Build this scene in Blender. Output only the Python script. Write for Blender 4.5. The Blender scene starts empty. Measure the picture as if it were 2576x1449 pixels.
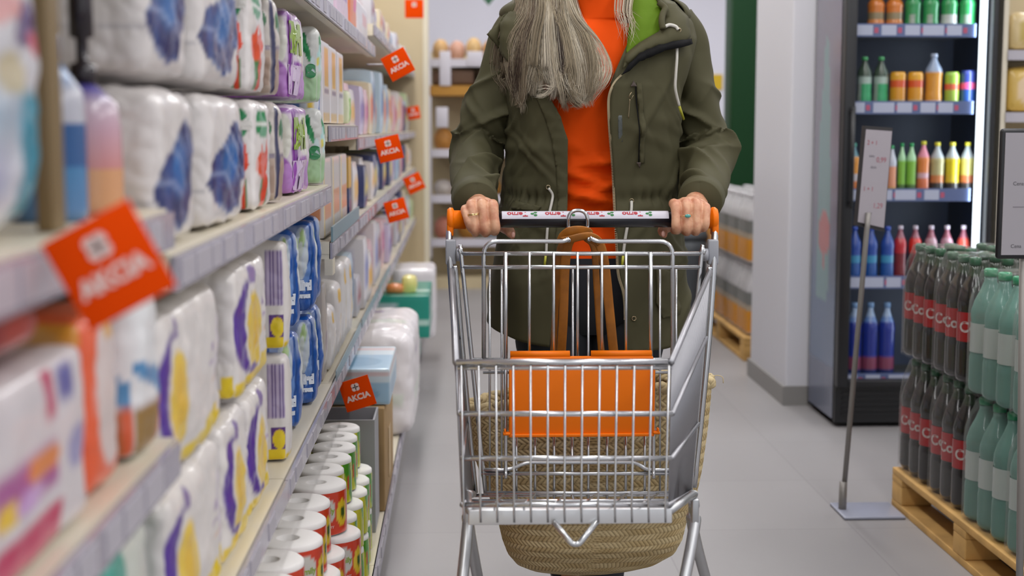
import bpy, bmesh, math, random
import numpy as np
from mathutils import Vector, Matrix, noise, Quaternion

SC = bpy.context.scene
COL = SC.collection
PI = math.pi
# ---------------------------------------------------------------- camera
F = 50.0 / 36.0 * 2576
H = 1.22
PITCH = math.atan(404.5 / F)
YAW = math.atan(133 * math.cos(PITCH) / F)
cd = bpy.data.cameras.new('camera'); cam = bpy.data.objects.new('camera', cd); COL.objects.link(cam)
cd.lens = 50; cd.sensor_width = 36; cd.clip_start = .05; cd.clip_end = 60
cam.location = (0, 0, H); cam.rotation_euler = (PI / 2 - PITCH, 0, -YAW)
cd.dof.use_dof = True; cd.dof.focus_distance = 3.16; cd.dof.aperture_fstop = 3.3
SC.camera = cam
# ---------------------------------------------------------------- light
world = bpy.data.worlds.new('world'); SC.world = world; world.use_nodes = True
world.node_tree.nodes['Background'].inputs[0].default_value = (.93, .95, 1, 1)
world.node_tree.nodes['Background'].inputs[1].default_value = 1.12
SC.view_settings.view_transform = 'Standard'; SC.view_settings.look = 'None'
SC.view_settings.gamma = 1; SC.view_settings.use_curve_mapping = False
SC.view_settings.exposure = -.25
SC.cycles.max_bounces = 8; SC.cycles.transparent_max_bounces = 24
SC.cycles.diffuse_bounces = 3; SC.cycles.glossy_bounces = 3; SC.cycles.transmission_bounces = 4
SC.cycles.caustics_reflective = False; SC.cycles.caustics_refractive = False
SC.cycles.use_denoising = True
LAMP_W = 20.0
ROOM = (-4.2, 4.6, -1.6, 12.3, 3.2)      # x0 x1 y0 y1 height
LAMPS = [(x, y) for x in (-.35, 1.35, 3.2) for y in (.6, 2.6, 4.6, 6.6, 8.6, 10.6)] + [(-2.6, 3.5), (-2.6, 8.5)]
for (x, y) in LAMPS:
    l = bpy.data.lights.new('ceiling_lamp_light', 'AREA'); l.shape = 'RECTANGLE'; l.size = .28; l.size_y = 1.45
    l.energy = LAMP_W; l.color = (1, .985, .99)
    o = bpy.data.objects.new('ceiling_lamp_light', l); COL.objects.link(o); o.location = (x, y, 3.09)

# ---------------------------------------------------------------- rays
_R = cam.rotation_euler.to_matrix()
def ray(px, py):
    return _R @ Vector(((px - 1288) / F, -(py - 724.5) / F, -1))
def W(px, py, Y):
    d = ray(px, py); t = Y / d.y
    return Vector((d.x * t, Y, H + d.z * t))
def pxm(Y): return Y / F          # metres per pixel at depth Y
# ---------------------------------------------------------------- helpers
def lin(c):
    if isinstance(c, str):
        c = c.lstrip('#'); c = [int(c[i:i + 2], 16) / 255 for i in (0, 2, 4)]
    return tuple((v / 12.92 if v <= .04045 else ((v + .055) / 1.055) ** 2.4) for v in c[:3])
MATS = {}
def mat(name, col=(.8, .8, .8), rough=.5, metal=0, coat=0, spec=.5, attr=False, bump=None, emit=0, alpha=1, trans=0, sheen=0, var=None):
    if name in MATS: return MATS[name]
    m = bpy.data.materials.new(name); m.use_nodes = True; nt = m.node_tree; b = nt.nodes['Principled BSDF']
    c = lin(col) if isinstance(col, str) else col
    b.inputs['Base Color'].default_value = (*c, 1); b.inputs['Roughness'].default_value = rough
    b.inputs['Metallic'].default_value = metal; b.inputs['Coat Weight'].default_value = coat; b.inputs['Coat Roughness'].default_value = .12
    b.inputs['Specular IOR Level'].default_value = spec
    if sheen: b.inputs['Sheen Weight'].default_value = sheen
    if alpha < 1: b.inputs['Alpha'].default_value = alpha
    if trans: b.inputs['Transmission Weight'].default_value = trans
    src = None
    if attr:
        a = nt.nodes.new('ShaderNodeAttribute'); a.attribute_name = 'Col'; src = a.outputs['Color']
        nt.links.new(src, b.inputs['Base Color'])
        if emit: nt.links.new(src, b.inputs['Emission Color'])
    if var:                                    # (scale, amount) gentle tone variation of the surface itself
        t = nt.nodes.new('ShaderNodeTexCoord'); n = nt.nodes.new('ShaderNodeTexNoise'); n.inputs['Scale'].default_value = var[0]; n.inputs['Detail'].default_value = 5
        nt.links.new(t.outputs['Object'], n.inputs['Vector'])
        mx = nt.nodes.new('ShaderNodeMix'); mx.data_type = 'RGBA'; mx.blend_type = 'MULTIPLY'; mx.inputs[0].default_value = var[1]
        cr = nt.nodes.new('ShaderNodeValToRGB'); cr.color_ramp.elements[0].color = (.3, .3, .3, 1); cr.color_ramp.elements[1].color = (1.2, 1.2, 1.2, 1)
        cr.color_ramp.elements[0].position = .3; cr.color_ramp.elements[1].position = .7
        nt.links.new(n.outputs['Fac'], cr.inputs[0]); nt.links.new(cr.outputs[0], mx.inputs[7])
        if src: nt.links.new(src, mx.inputs[6])
        else: mx.inputs[6].default_value = (*c, 1)
        nt.links.new(mx.outputs[2], b.inputs['Base Color'])
    if bump:                                   # (scale, strength, distance)
        t = nt.nodes.new('ShaderNodeTexCoord'); n = nt.nodes.new('ShaderNodeTexNoise'); n.inputs['Scale'].default_value = bump[0]; n.inputs['Detail'].default_value = 4
        nt.links.new(t.outputs['Object'], n.inputs['Vector'])
        bp = nt.nodes.new('ShaderNodeBump'); bp.inputs['Strength'].default_value = bump[1]; bp.inputs['Distance'].default_value = bump[2]
        nt.links.new(n.outputs['Fac'], bp.inputs['Height']); nt.links.new(bp.outputs[0], b.inputs['Normal'])
    if emit:
        if not attr: b.inputs['Emission Color'].default_value = (*c, 1)
        b.inputs['Emission Strength'].default_value = emit
    MATS[name] = m
    return m
def film_mat(name, col, opacity, gloss=.12, rough=.15):
    """thin clear plastic or glass: see-through with a glossy, lightly tinted surface"""
    m = bpy.data.materials.new(name); m.use_nodes = True; nt = m.node_tree; nt.nodes.clear()
    out = nt.nodes.new('ShaderNodeOutputMaterial'); tr = nt.nodes.new('ShaderNodeBsdfTransparent'); pr = nt.nodes.new('ShaderNodeBsdfPrincipled')
    tr.inputs[0].default_value = (1, 1, 1, 1)
    pr.inputs['Base Color'].default_value = (*(lin(col) if isinstance(col, str) else col), 1); pr.inputs['Roughness'].default_value = rough
    lw = nt.nodes.new('ShaderNodeLayerWeight'); lw.inputs[0].default_value = .25
    ma = nt.nodes.new('ShaderNodeMath'); ma.operation = 'MULTIPLY_ADD'; ma.inputs[1].default_value = gloss * 3; ma.inputs[2].default_value = opacity; ma.use_clamp = True
    mx = nt.nodes.new('ShaderNodeMixShader')
    nt.links.new(lw.outputs['Fresnel'], ma.inputs[0]); nt.links.new(ma.outputs[0], mx.inputs[0])
    nt.links.new(tr.outputs[0], mx.inputs[1]); nt.links.new(pr.outputs[0], mx.inputs[2]); nt.links.new(mx.outputs[0], out.inputs[0])
    return m

def catmull(pts, n):
    P = [Vector(p) for p in pts]
    if len(P) == 2: return [P[0].lerp(P[1], i / (n - 1)) for i in range(n)]
    out = []
    segs = len(P) - 1
    for i in range(n):
        t = i / (n - 1) * segs; k = min(int(t), segs - 1); f = t - k
        p0 = P[k - 1] if k > 0 else P[0] * 2 - P[1]; p1 = P[k]; p2 = P[k + 1]; p3 = P[k + 2] if k + 2 <= segs else P[-1] * 2 - P[-2]
        out.append(.5 * ((2 * p1) + (p2 - p0) * f + (2 * p0 - 5 * p1 + 4 * p2 - p3) * f * f + (3 * p1 - p0 - 3 * p2 + p3) * f ** 3))
    return out
def interp(xs, ys, x): return float(np.interp(x, xs, ys))
def roundpath(pts, r, n=5):
    """polyline with rounded corners"""
    P = [Vector(p) for p in pts]; out = [P[0]]
    for i in range(1, len(P) - 1):
        a = P[i - 1] - P[i]; b = P[i + 1] - P[i]
        rr = min(r, a.length * .49, b.length * .49)
        A = P[i] + a.normalized() * rr; B = P[i] + b.normalized() * rr
        for k in range(n + 1):
            t = k / n
            out.append((1 - t) ** 2 * A + 2 * t * (1 - t) * P[i] + t * t * B)
    out.append(P[-1]); return out

class MB:
    def __init__(s): s.v = []; s.f = []; s.m = []; s.c = []; s.col = (1, 1, 1); s.mi = 0; s.sm = []; s.smooth = True
    def add(s, verts, faces, cols=None):
        o = len(s.v); s.v.extend([tuple(p) for p in verts])
        if cols is None: s.c.extend([s.col] * len(verts))
        else: s.c.extend([tuple(c) for c in cols])
        for f in faces: s.f.append(tuple(i + o for i in f)); s.m.append(s.mi); s.sm.append(s.smooth)
    def box(s, lo, hi, M=None):
        x0, y0, z0 = lo; x1, y1, z1 = hi
        v = [Vector(p) for p in ((x0, y0, z0), (x1, y0, z0), (x1, y1, z0), (x0, y1, z0), (x0, y0, z1), (x1, y0, z1), (x1, y1, z1), (x0, y1, z1))]
        if M: v = [M @ p for p in v]
        k = s.smooth; s.smooth = False
        s.add(v, [(0, 3, 2, 1), (4, 5, 6, 7), (0, 1, 5, 4), (1, 2, 6, 5), (2, 3, 7, 6), (3, 0, 4, 7)]); s.smooth = k
    def bbox(s, lo, hi, r=.004, M=None, n=3):
        """box with rounded edges"""
        lo = Vector(lo); hi = Vector(hi); r = min(r, *[(hi - lo)[i] * .499 for i in range(3)])
        bm = bmesh.new(); bmesh.ops.create_cube(bm, size=1)
        for v in bm.verts: v.co = Vector([lo[i] + (v.co[i] + .5) * (hi[i] - lo[i]) for i in range(3)])
        bmesh.ops.bevel(bm, geom=bm.edges[:], offset=r, segments=n, profile=.5, affect='EDGES')
        if M: bm.transform(M)
        s.addbm(bm); bm.free()
    def addbm(s, bm):
        bm.verts.index_update()
        s.add([v.co.copy() for v in bm.verts], [[v.index for v in f.verts] for f in bm.faces])
    def tube(s, path, r, seg=8, caps=True, disp=None, cols=None, flat=None, up0=None):
        P = [Vector(p) for p in path]; n = len(P)
        R = r if isinstance(r, (list, tuple)) else [r] * n
        T = []
        for i in range(n):
            t = (P[min(i + 1, n - 1)] - P[max(i - 1, 0)])
            T.append(t.normalized() if t.length > 1e-9 else Vector((0, 0, 1)))
        up = up0 or (Vector((0, 0, 1)) if abs(T[0].z) < .9 else Vector((1, 0, 0)))
        up = Vector(up); N = (up - T[0] * up.dot(T[0])).normalized()
        V = []; C = []
        for i in range(n):
            if i:
                N = (N - T[i] * N.dot(T[i]))
                N = N.normalized() if N.length > 1e-8 else T[i].orthogonal().normalized()
            B = T[i].cross(N)
            for k in range(seg):
                a = 2 * PI * k / seg
                rr = R[i]
                dv = 0
                if disp: dv = disp(i / (n - 1), a)
                if flat: V.append(P[i] + N * math.cos(a) * (rr * flat[0] + dv) + B * math.sin(a) * (rr * flat[1] + dv))
                else: V.append(P[i] + (N * math.cos(a) + B * math.sin(a)) * (rr + dv))
                if cols: C.append(cols[i])
        Fc = [(i * seg + k, i * seg + (k + 1) % seg, (i + 1) * seg + (k + 1) % seg, (i + 1) * seg + k) for i in range(n - 1) for k in range(seg)]
        if caps: Fc += [tuple(range(seg - 1, -1, -1)), tuple((n - 1) * seg + k for k in range(seg))]
        s.add(V, Fc, C or None)
    def lathe(s, prof, seg=20, c=(0, 0, 0), axis='z', cols=None, caps=True, colfn=None):
        V = []; C = []
        for i, (r, z) in enumerate(prof):
            for k in range(seg):
                a = 2 * PI * k / seg; x, y = r * math.cos(a), r * math.sin(a)
                p = {'z': (x, y, z), 'x': (z, x, y), 'y': (x, z, y)}[axis]
                V.append((p[0] + c[0], p[1] + c[1], p[2] + c[2]))
                if cols: C.append(cols[i])
                elif colfn: C.append(colfn(a, z, r))
        n = len(prof)
        Fc = [(i * seg + k, i * seg + (k + 1) % seg, (i + 1) * seg + (k + 1) % seg, (i + 1) * seg + k) for i in range(n - 1) for k in range(seg)]
        if axis == 'y': Fc = [f[::-1] for f in Fc]
        if caps:
            Fc += [tuple(range(seg - 1, -1, -1)), tuple((n - 1) * seg + k for k in range(seg))]
        s.add(V, Fc, C or None)
    def sphere(s, c, r, n=12, sc=(1, 1, 1)):
        c = Vector(c); V = [c + Vector((0, 0, -r * sc[2]))]; Fc = []
        m = n // 2
        for i in range(1, m):
            t = PI * i / m
            for k in range(n):
                a = 2 * PI * k / n
                V.append(c + Vector((r * sc[0] * math.sin(t) * math.cos(a), r * sc[1] * math.sin(t) * math.sin(a), -r * sc[2] * math.cos(t))))
        V.append(c + Vector((0, 0, r * sc[2])))
        for k in range(n): Fc.append((0, 1 + (k + 1) % n, 1 + k))
        for i in range(m - 2):
            for k in range(n):
                a = 1 + i * n + k; b = 1 + i * n + (k + 1) % n
                Fc.append((a, b, b + n, a + n))
        L = len(V) - 1
        for k in range(n): Fc.append((L, 1 + (m - 2) * n + k, 1 + (m - 2) * n + (k + 1) % n))
        s.add(V, Fc)
    def grid(s, P, closed_u=False, cols=None):
        """P[i][j] points"""
        n = len(P); m = len(P[0]); V = [p for row in P for p in row]
        mm = m if closed_u else m - 1
        s.add(V, [(i * m + j, i * m + (j + 1) % m, (i + 1) * m + (j + 1) % m, (i + 1) * m + j) for i in range(n - 1) for j in range(mm)],
              [c for row in cols for c in row] if cols else None)
    def slab(s, poly, th, M=None, flip=False):
        """flat polygon (list of 3-D points) thickened along its normal"""
        P = [Vector(p) for p in poly]; n = Vector((0, 0, 0))
        for i in range(len(P)):
            a = P[i]; b = P[(i + 1) % len(P)]
            n += Vector(((a.y - b.y) * (a.z + b.z), (a.z - b.z) * (a.x + b.x), (a.x - b.x) * (a.y + b.y)))
        n.normalize(); k = len(P)
        V = [p + n * th / 2 for p in P] + [p - n * th / 2 for p in P]
        sm = s.smooth; s.smooth = False
        s.add(V, [tuple(range(k)), tuple(range(2 * k - 1, k - 1, -1))] + [(i, i + k, (i + 1) % k + k, (i + 1) % k) for i in range(k)]); s.smooth = sm
    def text(s, txt, size, fn, bold=0, align='CENTER'):
        cu = bpy.data.curves.new('t', 'FONT'); cu.body = txt; cu.size = size; cu.align_x = align; cu.align_y = 'CENTER'; cu.offset = bold; cu.resolution_u = 3
        ob = bpy.data.objects.new('t', cu); COL.objects.link(ob)
        me = bpy.data.meshes.new_from_object(ob.evaluated_get(bpy.context.evaluated_depsgraph_get()))
        sm = s.smooth; s.smooth = False
        s.add([fn(v.co.x, v.co.y) for v in me.vertices], [list(p.vertices) for p in me.polygons]); s.smooth = sm
        bpy.data.objects.remove(ob); bpy.data.curves.remove(cu); bpy.data.meshes.remove(me)
    def build(s, name, mats, parent=None, smooth_angle=None):
        me = bpy.data.meshes.new(name); me.from_pydata(s.v, [], s.f); me.update()
        if not isinstance(mats, (list, tuple)): mats = [mats]
        for m in mats: me.materials.append(m)
        me.polygons.foreach_set('material_index', s.m); me.polygons.foreach_set('use_smooth', s.sm)
        if any(c != (1, 1, 1) for c in s.c):
            a = me.color_attributes.new('Col', 'FLOAT_COLOR', 'POINT')
            arr = np.ones((len(s.v), 4), np.float32); arr[:, :3] = np.array(s.c, np.float32); a.data.foreach_set('color', arr.ravel())
        if smooth_angle:
            me.update()
            bm = bmesh.new(); bm.from_mesh(me)
            for e in bm.edges:
                if len(e.link_faces) == 2 and e.calc_face_angle(0) > smooth_angle: e.smooth = False
            bm.to_mesh(me); bm.free()
        o = bpy.data.objects.new(name, me); COL.objects.link(o)
        if parent: o.parent = parent
        return o
def tag(o, label=None, cat=None, group=None, kind=None):
    if label: o['label'] = label
    if cat: o['category'] = cat
    if group: o['group'] = group
    if kind: o['kind'] = kind
    return o
def thing(name, label, cat, loc=(0, 0, 0), rz=0, group=None):
    o = bpy.data.objects.new(name, None); COL.objects.link(o); o.location = loc; o.rotation_euler = (0, 0, rz); o.empty_display_size = .05
    return tag(o, label, cat, group)
def kids(o): return list(o.children)
def dup(o, loc=None, rz=None, label=None, group=None, parent=None):
    c = o.copy(); COL.objects.link(c)
    if parent: c.parent = parent
    if loc is not None: c.location = loc
    if rz is not None: c.rotation_euler = (0, 0, rz)
    if label: c['label'] = label
    if group: c['group'] = group
    for ch in kids(o): dup(ch, parent=c)
    return c
def structure(name, mb, m): o = mb.build(name, m); o['kind'] = 'structure'; return o
ORD = ['first', 'second', 'third', 'fourth', 'fifth', 'sixth', 'seventh', 'eighth', 'ninth', 'tenth', 'eleventh', 'twelfth']
# ================================================================ materials
M_print = mat('printed_film', attr=True, rough=.32, coat=.35, bump=(30, .25, .004))
M_matte = mat('printed_paper', attr=True, rough=.6)
M_gloss = mat('glossy_coloured', attr=True, rough=.25, coat=.3)
M_shelf = mat('cream_shelf_steel', '#e8dfc9', rough=.45)
M_board = mat('beige_board', '#cbbb98', rough=.6, var=(6, .12))
M_strip = mat('price_strip_plastic', '#aaa5b2', rough=.22, coat=.3)
M_card = mat('price_card', '#b6b2ba', rough=.4)
M_white = mat('white_paint', '#dcdbe0', rough=.6)
M_chrome = mat('chrome_wire', (.60, .61, .62), rough=.26, metal=1)
M_dull = mat('brushed_zinc', (.50, .51, .52), rough=.4, metal=1)
M_black = mat('black_plastic', '#16171a', rough=.35)
M_orange = mat('orange_plastic', '#f57800', rough=.45, spec=.3)
M_grey = mat('grey_plastic', '#9b9da3', rough=.4)
M_flag = mat('orange_card', '#ee4a04', rough=.8, spec=.06)
M_flagtxt = mat('flag_white_print', '#f2d8cf', rough=.5)
M_cardb = mat('cardboard', '#a98a5e', rough=.8, var=(14, .15))
M_wood = mat('pallet_wood', '#cfa35f', rough=.75, var=(9, .35), bump=(60, .3, .004))
# ================================================================ the room
x0, x1, y0, y1, hh = ROOM
fm = bpy.data.materials.new('floor_tiles'); fm.use_nodes = True; nt = fm.node_tree; b = nt.nodes['Principled BSDF']
tc = nt.nodes.new('ShaderNodeTexCoord'); br = nt.nodes.new('ShaderNodeTexBrick'); br.offset = 0; br.inputs['Scale'].default_value = 1
br.inputs['Brick Width'].default_value = .6; br.inputs['Row Height'].default_value = .6; br.inputs['Mortar Size'].default_value = .0025
br.inputs['Color1'].default_value = (*lin('#989595'), 1); br.inputs['Color2'].default_value = (*lin('#9c9999'), 1); br.inputs['Mortar'].default_value = (*lin('#8e8b8b'), 1)
nz = nt.nodes.new('ShaderNodeTexNoise'); nz.inputs['Scale'].default_value = 1.6; nz.inputs['Detail'].default_value = 6
mx = nt.nodes.new('ShaderNodeMix'); mx.data_type = 'RGBA'; mx.blend_type = 'MULTIPLY'; mx.inputs[0].default_value = .18
nt.links.new(tc.outputs['Object'], br.inputs['Vector']); nt.links.new(tc.outputs['Object'], nz.inputs['Vector'])
nt.links.new(br.outputs['Color'], mx.inputs[6]); nt.links.new(nz.outputs['Fac'], mx.inputs[7]); nt.links.new(mx.outputs[2], b.inputs['Base Color'])
b.inputs['Roughness'].default_value = .42
m = MB(); m.box((x0, y0, -.1), (x1, y1, 0)); structure('floor', m, fm)
m = MB(); m.box((x0, y0, hh), (x1, y1, hh + .1)); structure('ceiling', m, M_white)
m = MB(); m.box((x0, y1, 0), (x1, y1 + .1, hh)); structure('wall_back', m, mat('wall_paint_back', '#e0e0ec', rough=.7))
m = MB(); m.box((x0 - .1, y0, 0), (x0, y1, hh)); structure('wall_left', m, M_white)
m = MB(); m.box((x1, y0, 0), (x1 + .1, y1, hh)); structure('wall_right', m, M_white)
m = MB(); m.box((x0, y1 - .02, 0), (x1, y1, .1)); structure('baseboard_back', m, mat('grey_skirting', '#8d8b8a', rough=.5))
# ceiling lamps
for i, (x, y) in enumerate(LAMPS):
    t = thing('ceiling_lamp', 'long white ceiling luminaire over the shop floor', 'lamp', (x, y, hh), 0, 'ceiling luminaires')
    m = MB(); m.box((-.17, -.76, -.06), (.17, .76, 0)); m.build('housing', M_white, t)
    m = MB(); m.box((-.14, -.73, -.085), (.14, .73, -.06)); m.build('diffuser', mat('lamp_diffuser', (1, .98, .96), emit=2.5), t)
# pillar (right) with grey skirting
PX, PY = 1.432, 6.14
m = MB(); m.bbox((PX, PY, 0), (2.35, 6.895, hh), .012); structure('pillar', m, mat('pillar_paint', '#d9d9df', rough=.65))
m = MB(); m.box((PX - .012, PY - .012, 0), (2.36, 6.905, .085)); structure('baseboard_pillar', m, mat('pillar_skirting', '#8b8986', rough=.5))
# dark green steel column at the back
m = MB(); a = W(1836, 470, 8.7).x; c = W(1897, 470, 8.7).x
m.bbox((a, 8.7, 0), (c + .06, 8.95, hh - .002), .015); m.smooth = False
o = structure('green_column', m, mat('green_column_paint', '#063a17', rough=.5, spec=.3))
# ================================================================ the left gondola
BY = [.60, 1.56, 2.515, 3.47, 4.42, 5.37, 6.32, 7.27, 8.22, 9.17, 10.1]
XL, XB, XBASE = -.31, -.80, -.21
LV = {0: [.837, 1.09, 1.53], 1: [.55, 1.04, 1.48], 2: [.55, 1.04, 1.48], 3: [.55, .90, 1.185, 1.48]}
for k in range(4, 10): LV[k] = [.55, .90, 1.15, 1.48 if k < 5 else 1.56]
SHELF_W = ['nearest bay, at the left edge of the picture', 'bay with the blue wave packs, second from the camera', 'bay holding the white jumbo rolls on its base', 'bay with the teal header strip',
           'bay just past the teal header strip', 'sixth bay from the camera', 'seventh bay from the camera', 'eighth bay from the camera', 'ninth bay from the camera', 'last bay before the beige end panel']
def price_strip(par, y0, y1, zb, x, seed, hgt=.039):
    rnd = random.Random(seed)
    m = MB(); m.box((x - .006, y0 + .002, zb), (x, y1 - .002, zb + hgt)); m.mi = 1; y = y0 + .03
    while y < y1 - .1:
        w = rnd.choice((.06, .08, .1)); m.box((x, y, zb + .005), (x + .0015, y + w, zb + hgt - .005)); y += w + rnd.choice((.01, .03, .1))
    m.build('price_rail', [M_strip, M_card], par)
for k in range(10):
    ya, yb = BY[k], BY[k + 1]
    t = thing('shelf_unit', 'cream shelving, ' + SHELF_W[k], 'shelving', (0, 0, 0), 0, 'gondola bays along the aisle')
    m = MB(); m.box((XB - .02, ya, 0), (XB, yb, 2.15)); m.build('back_panel', M_board, t)
    for yy in (ya + .014,):
        m = MB(); m.box((XB, yy - .013, 0), (XB + .04, yy + .013, 2.15)); m.build('upright', M_shelf, t)
    m = MB(); m.box((XB, ya + .001, .10), (XBASE - .008, yb - .001, .13)); m.box((XBASE - .03, ya + .001, .004), (XBASE - .015, yb - .001, .11)); m.build('base_deck', M_shelf, t)
    m = MB(); m.box((XBASE - .014, ya + .002, .02), (XBASE - .008, yb - .002, .128)); m.build('plinth', mat('plinth_grey', '#b7b3bd', rough=.4), t)
    price_strip(t, ya, yb, .085, XBASE, 900 + k)
    for z in LV[k]:
        m = MB(); m.box((XB, ya + .002, z + .012), (XL - .008, yb - .002, z + .042)); m.box((XL - .03, ya + .003, z), (XL - .0085, yb - .003, z + .0415)); m.build('shelf_board', M_shelf, t)
        price_strip(t, ya, yb, z, XL, 100 * k + int(z * 100))
    if k == 3:
        m = MB(); m.box((XL - .004, ya + .01, .941), (XL + .001, yb - .02, .978)); o = m.build('header_strip', mat('teal_strip', '#7d97a0', rough=.35), t); o['label'] = 'teal grey header strip'
        m = MB(); m.box((XL - .02, ya + .002, .86), (XL, ya + .07, .9)); m.build('shelf_bracket', M_shelf, t)
    if k >= 3 and k <= 5:
        m = MB(); m.box((XL + .001, ya + .03, .592), (XL + .003, yb - .03, .618)); o = m.build('header_strip', mat('teal_strip', '#7d97a0', rough=.35), t)
# end panel closing the run of shelving
t = thing('end_panel', 'tall beige end panel closing the run of shelves at the back', 'panel')
m = MB(); m.bbox((XB - .02, 10.105, 0), (-.212, 10.16, 2.4), .004); m.build('board', mat('end_panel_beige', '#cdbb98', rough=.6, var=(2, .05)), t)
m = MB(); m.box((-.25, 10.102, .02), (-.214, 10.104, 2.38)); m.build('edge_trim', M_shelf, t)
# ================================================================ packs with printed film
def ell(u, v, cu, cv, ru, rv, rot=0, soft=.08):
    c, s = math.cos(rot), math.sin(rot); x = ((u - cu) * c + (v - cv) * s) / ru; y = (-(u - cu) * s + (v - cv) * c) / rv
    return np.clip((1 - np.sqrt(x * x + y * y)) / soft + .5, 0, 1)
def rect(u, v, a, b, c, d, soft=.012):
    f = lambda t: np.clip(t / soft + .5, 0, 1)
    return f(u - a) * f(b - u) * f(v - c) * f(d - v)
def pol(u, v, pts):
    ins = np.zeros(u.shape, bool); n = len(pts)
    for i in range(n):
        xa, ya = pts[i]; xb, yb = pts[(i + 1) % n]
        c = ((ya > v) != (yb > v)) & (u < (xb - xa) * (v - ya) / ((yb - ya) if yb != ya else 1e-9) + xa)
        ins ^= c
    return ins.astype(float)
def put(base, mask, col, a=1):
    c = np.array(lin(col) if isinstance(col, str) else col); k = (mask * a)[..., None]
    return base * (1 - k) + c * k
def flat(u, col):
    return np.ones(u.shape + (3,)) * np.array(lin(col))
def streak(u, v, k=30, seed=0):
    return .5 + .5 * np.sin(k * u + 3 * np.sin(5 * v + seed) + seed)
def nz2(P, s, seed=0):
    return np.array([noise.noise(Vector((p[0] * s + seed * 7.3, p[1] * s + seed, p[2] * s))) for p in P])
GAIN = 1.3
def pack_mb(size, paint, r=.018, crinkle=.003, bulge=.007, res=.006, seed=0, texts=(), near=None):
    dx, dy, dz = size; m = MB()
    def shape(P, N):
        """box point -> rounded, bulged, crinkled film surface"""
        h = np.array([dx, dy, dz]) / 2; c = np.array([-dx / 2, dy / 2, dz / 2]); rr = min(r, *(h * .98)); q = P - c
        core = np.clip(q, -(h - rr), h - rr); d = q - core; L = np.linalg.norm(d, axis=1, keepdims=True); n = np.where(L > 1e-9, d / np.maximum(L, 1e-9), N)
        q = core + n * rr
        t = q / h; b = bulge * (1 - np.abs(t[:, [1, 2, 0]]) ** 2) * (1 - np.abs(t[:, [2, 0, 1]]) ** 2)
        q = q + np.sign(t) * b * (np.abs(t) > .6)
        if crinkle:
            k = nz2(q, 22, seed) * crinkle + np.abs(nz2(q, 48, seed + 3)) * crinkle * .8
            q = q + n * k[:, None]
        z = np.maximum((q + c)[:, 2], .0)
        q = q + c; q[:, 2] = z
        return q, n
    faces = {'x+': ((0, 0, 0), (0, dy, 0), (0, 0, dz), (1, 0, 0)), 'x-': ((-dx, dy, 0), (0, -dy, 0), (0, 0, dz), (-1, 0, 0)), 'y-': ((-dx, 0, 0), (dx, 0, 0), (0, 0, dz), (0, -1, 0)),
             'y+': ((0, dy, 0), (-dx, 0, 0), (0, 0, dz), (0, 1, 0)), 'z+': ((-dx, 0, dz), (dx, 0, 0), (0, dy, 0), (0, 0, 1)), 'z-': ((-dx, dy, 0), (dx, 0, 0), (0, -dy, 0), (0, 0, -1))}
    for k, (o, a, b, n) in faces.items():
        o, a, b, n = map(np.array, (o, a, b, n)); rs = res if k in ('x+', 'y-', 'z+') else .03
        rs = .0028 if near and k == 'y-' else rs; na = max(4, int(np.linalg.norm(a) / rs)); nb = max(4, int(np.linalg.norm(b) / rs))
        u, v = np.meshgrid(np.linspace(0, 1, na + 1), np.linspace(0, 1, nb + 1), indexing='ij'); u = u.ravel(); v = v.ravel()
        P = o + u[:, None] * a + v[:, None] * b; N = np.repeat(n[None, :].astype(float), len(P), 0)
        Q, _ = shape(P.astype(float), N); C = np.clip(paint(k, (np.clip(1 - (1 - u) * dx / near, 0, 1) if k == 'y-' else u) if near else u, v) * GAIN, 0, .86)
        m.add(Q, [(i * (nb + 1) + j, (i + 1) * (nb + 1) + j, (i + 1) * (nb + 1) + j + 1, i * (nb + 1) + j + 1) for i in range(na) for j in range(nb)], C)
    for (txt, face, cu, cv, sz, rot, col) in texts:
        o, a, b, n = [np.array(t, float) for t in faces[face]]
        la, lb = np.linalg.norm(a), np.linalg.norm(b); m.col = lin(col); cr, sr = math.cos(rot), math.sin(rot)
        def fn(x, y):
            X = x * cr - y * sr; Y = x * sr + y * cr
            P = (o + (cu + X / la) * a + (cv + Y / lb) * b)[None, :]
            q, nn = shape(P, n[None, :]); return tuple(q[0] + nn[0] * .0025)
        m.text(txt, sz, fn, bold=.006 * sz / .03)
    return m
def pack(name, label, cat, loc, size, paint, group=None, mats=None, rz=0, **k):
    o = pack_mb(size, paint, **k).build(name, mats or M_print); o.location = loc; o.rotation_euler = (0, 0, rz)
    return tag(o, label, cat, group)
def chain(x, corner): return x * F / (corner - 1155)          # depth at which a front edge standing at x shows at a given column
PW = '#c9c4c1'
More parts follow.
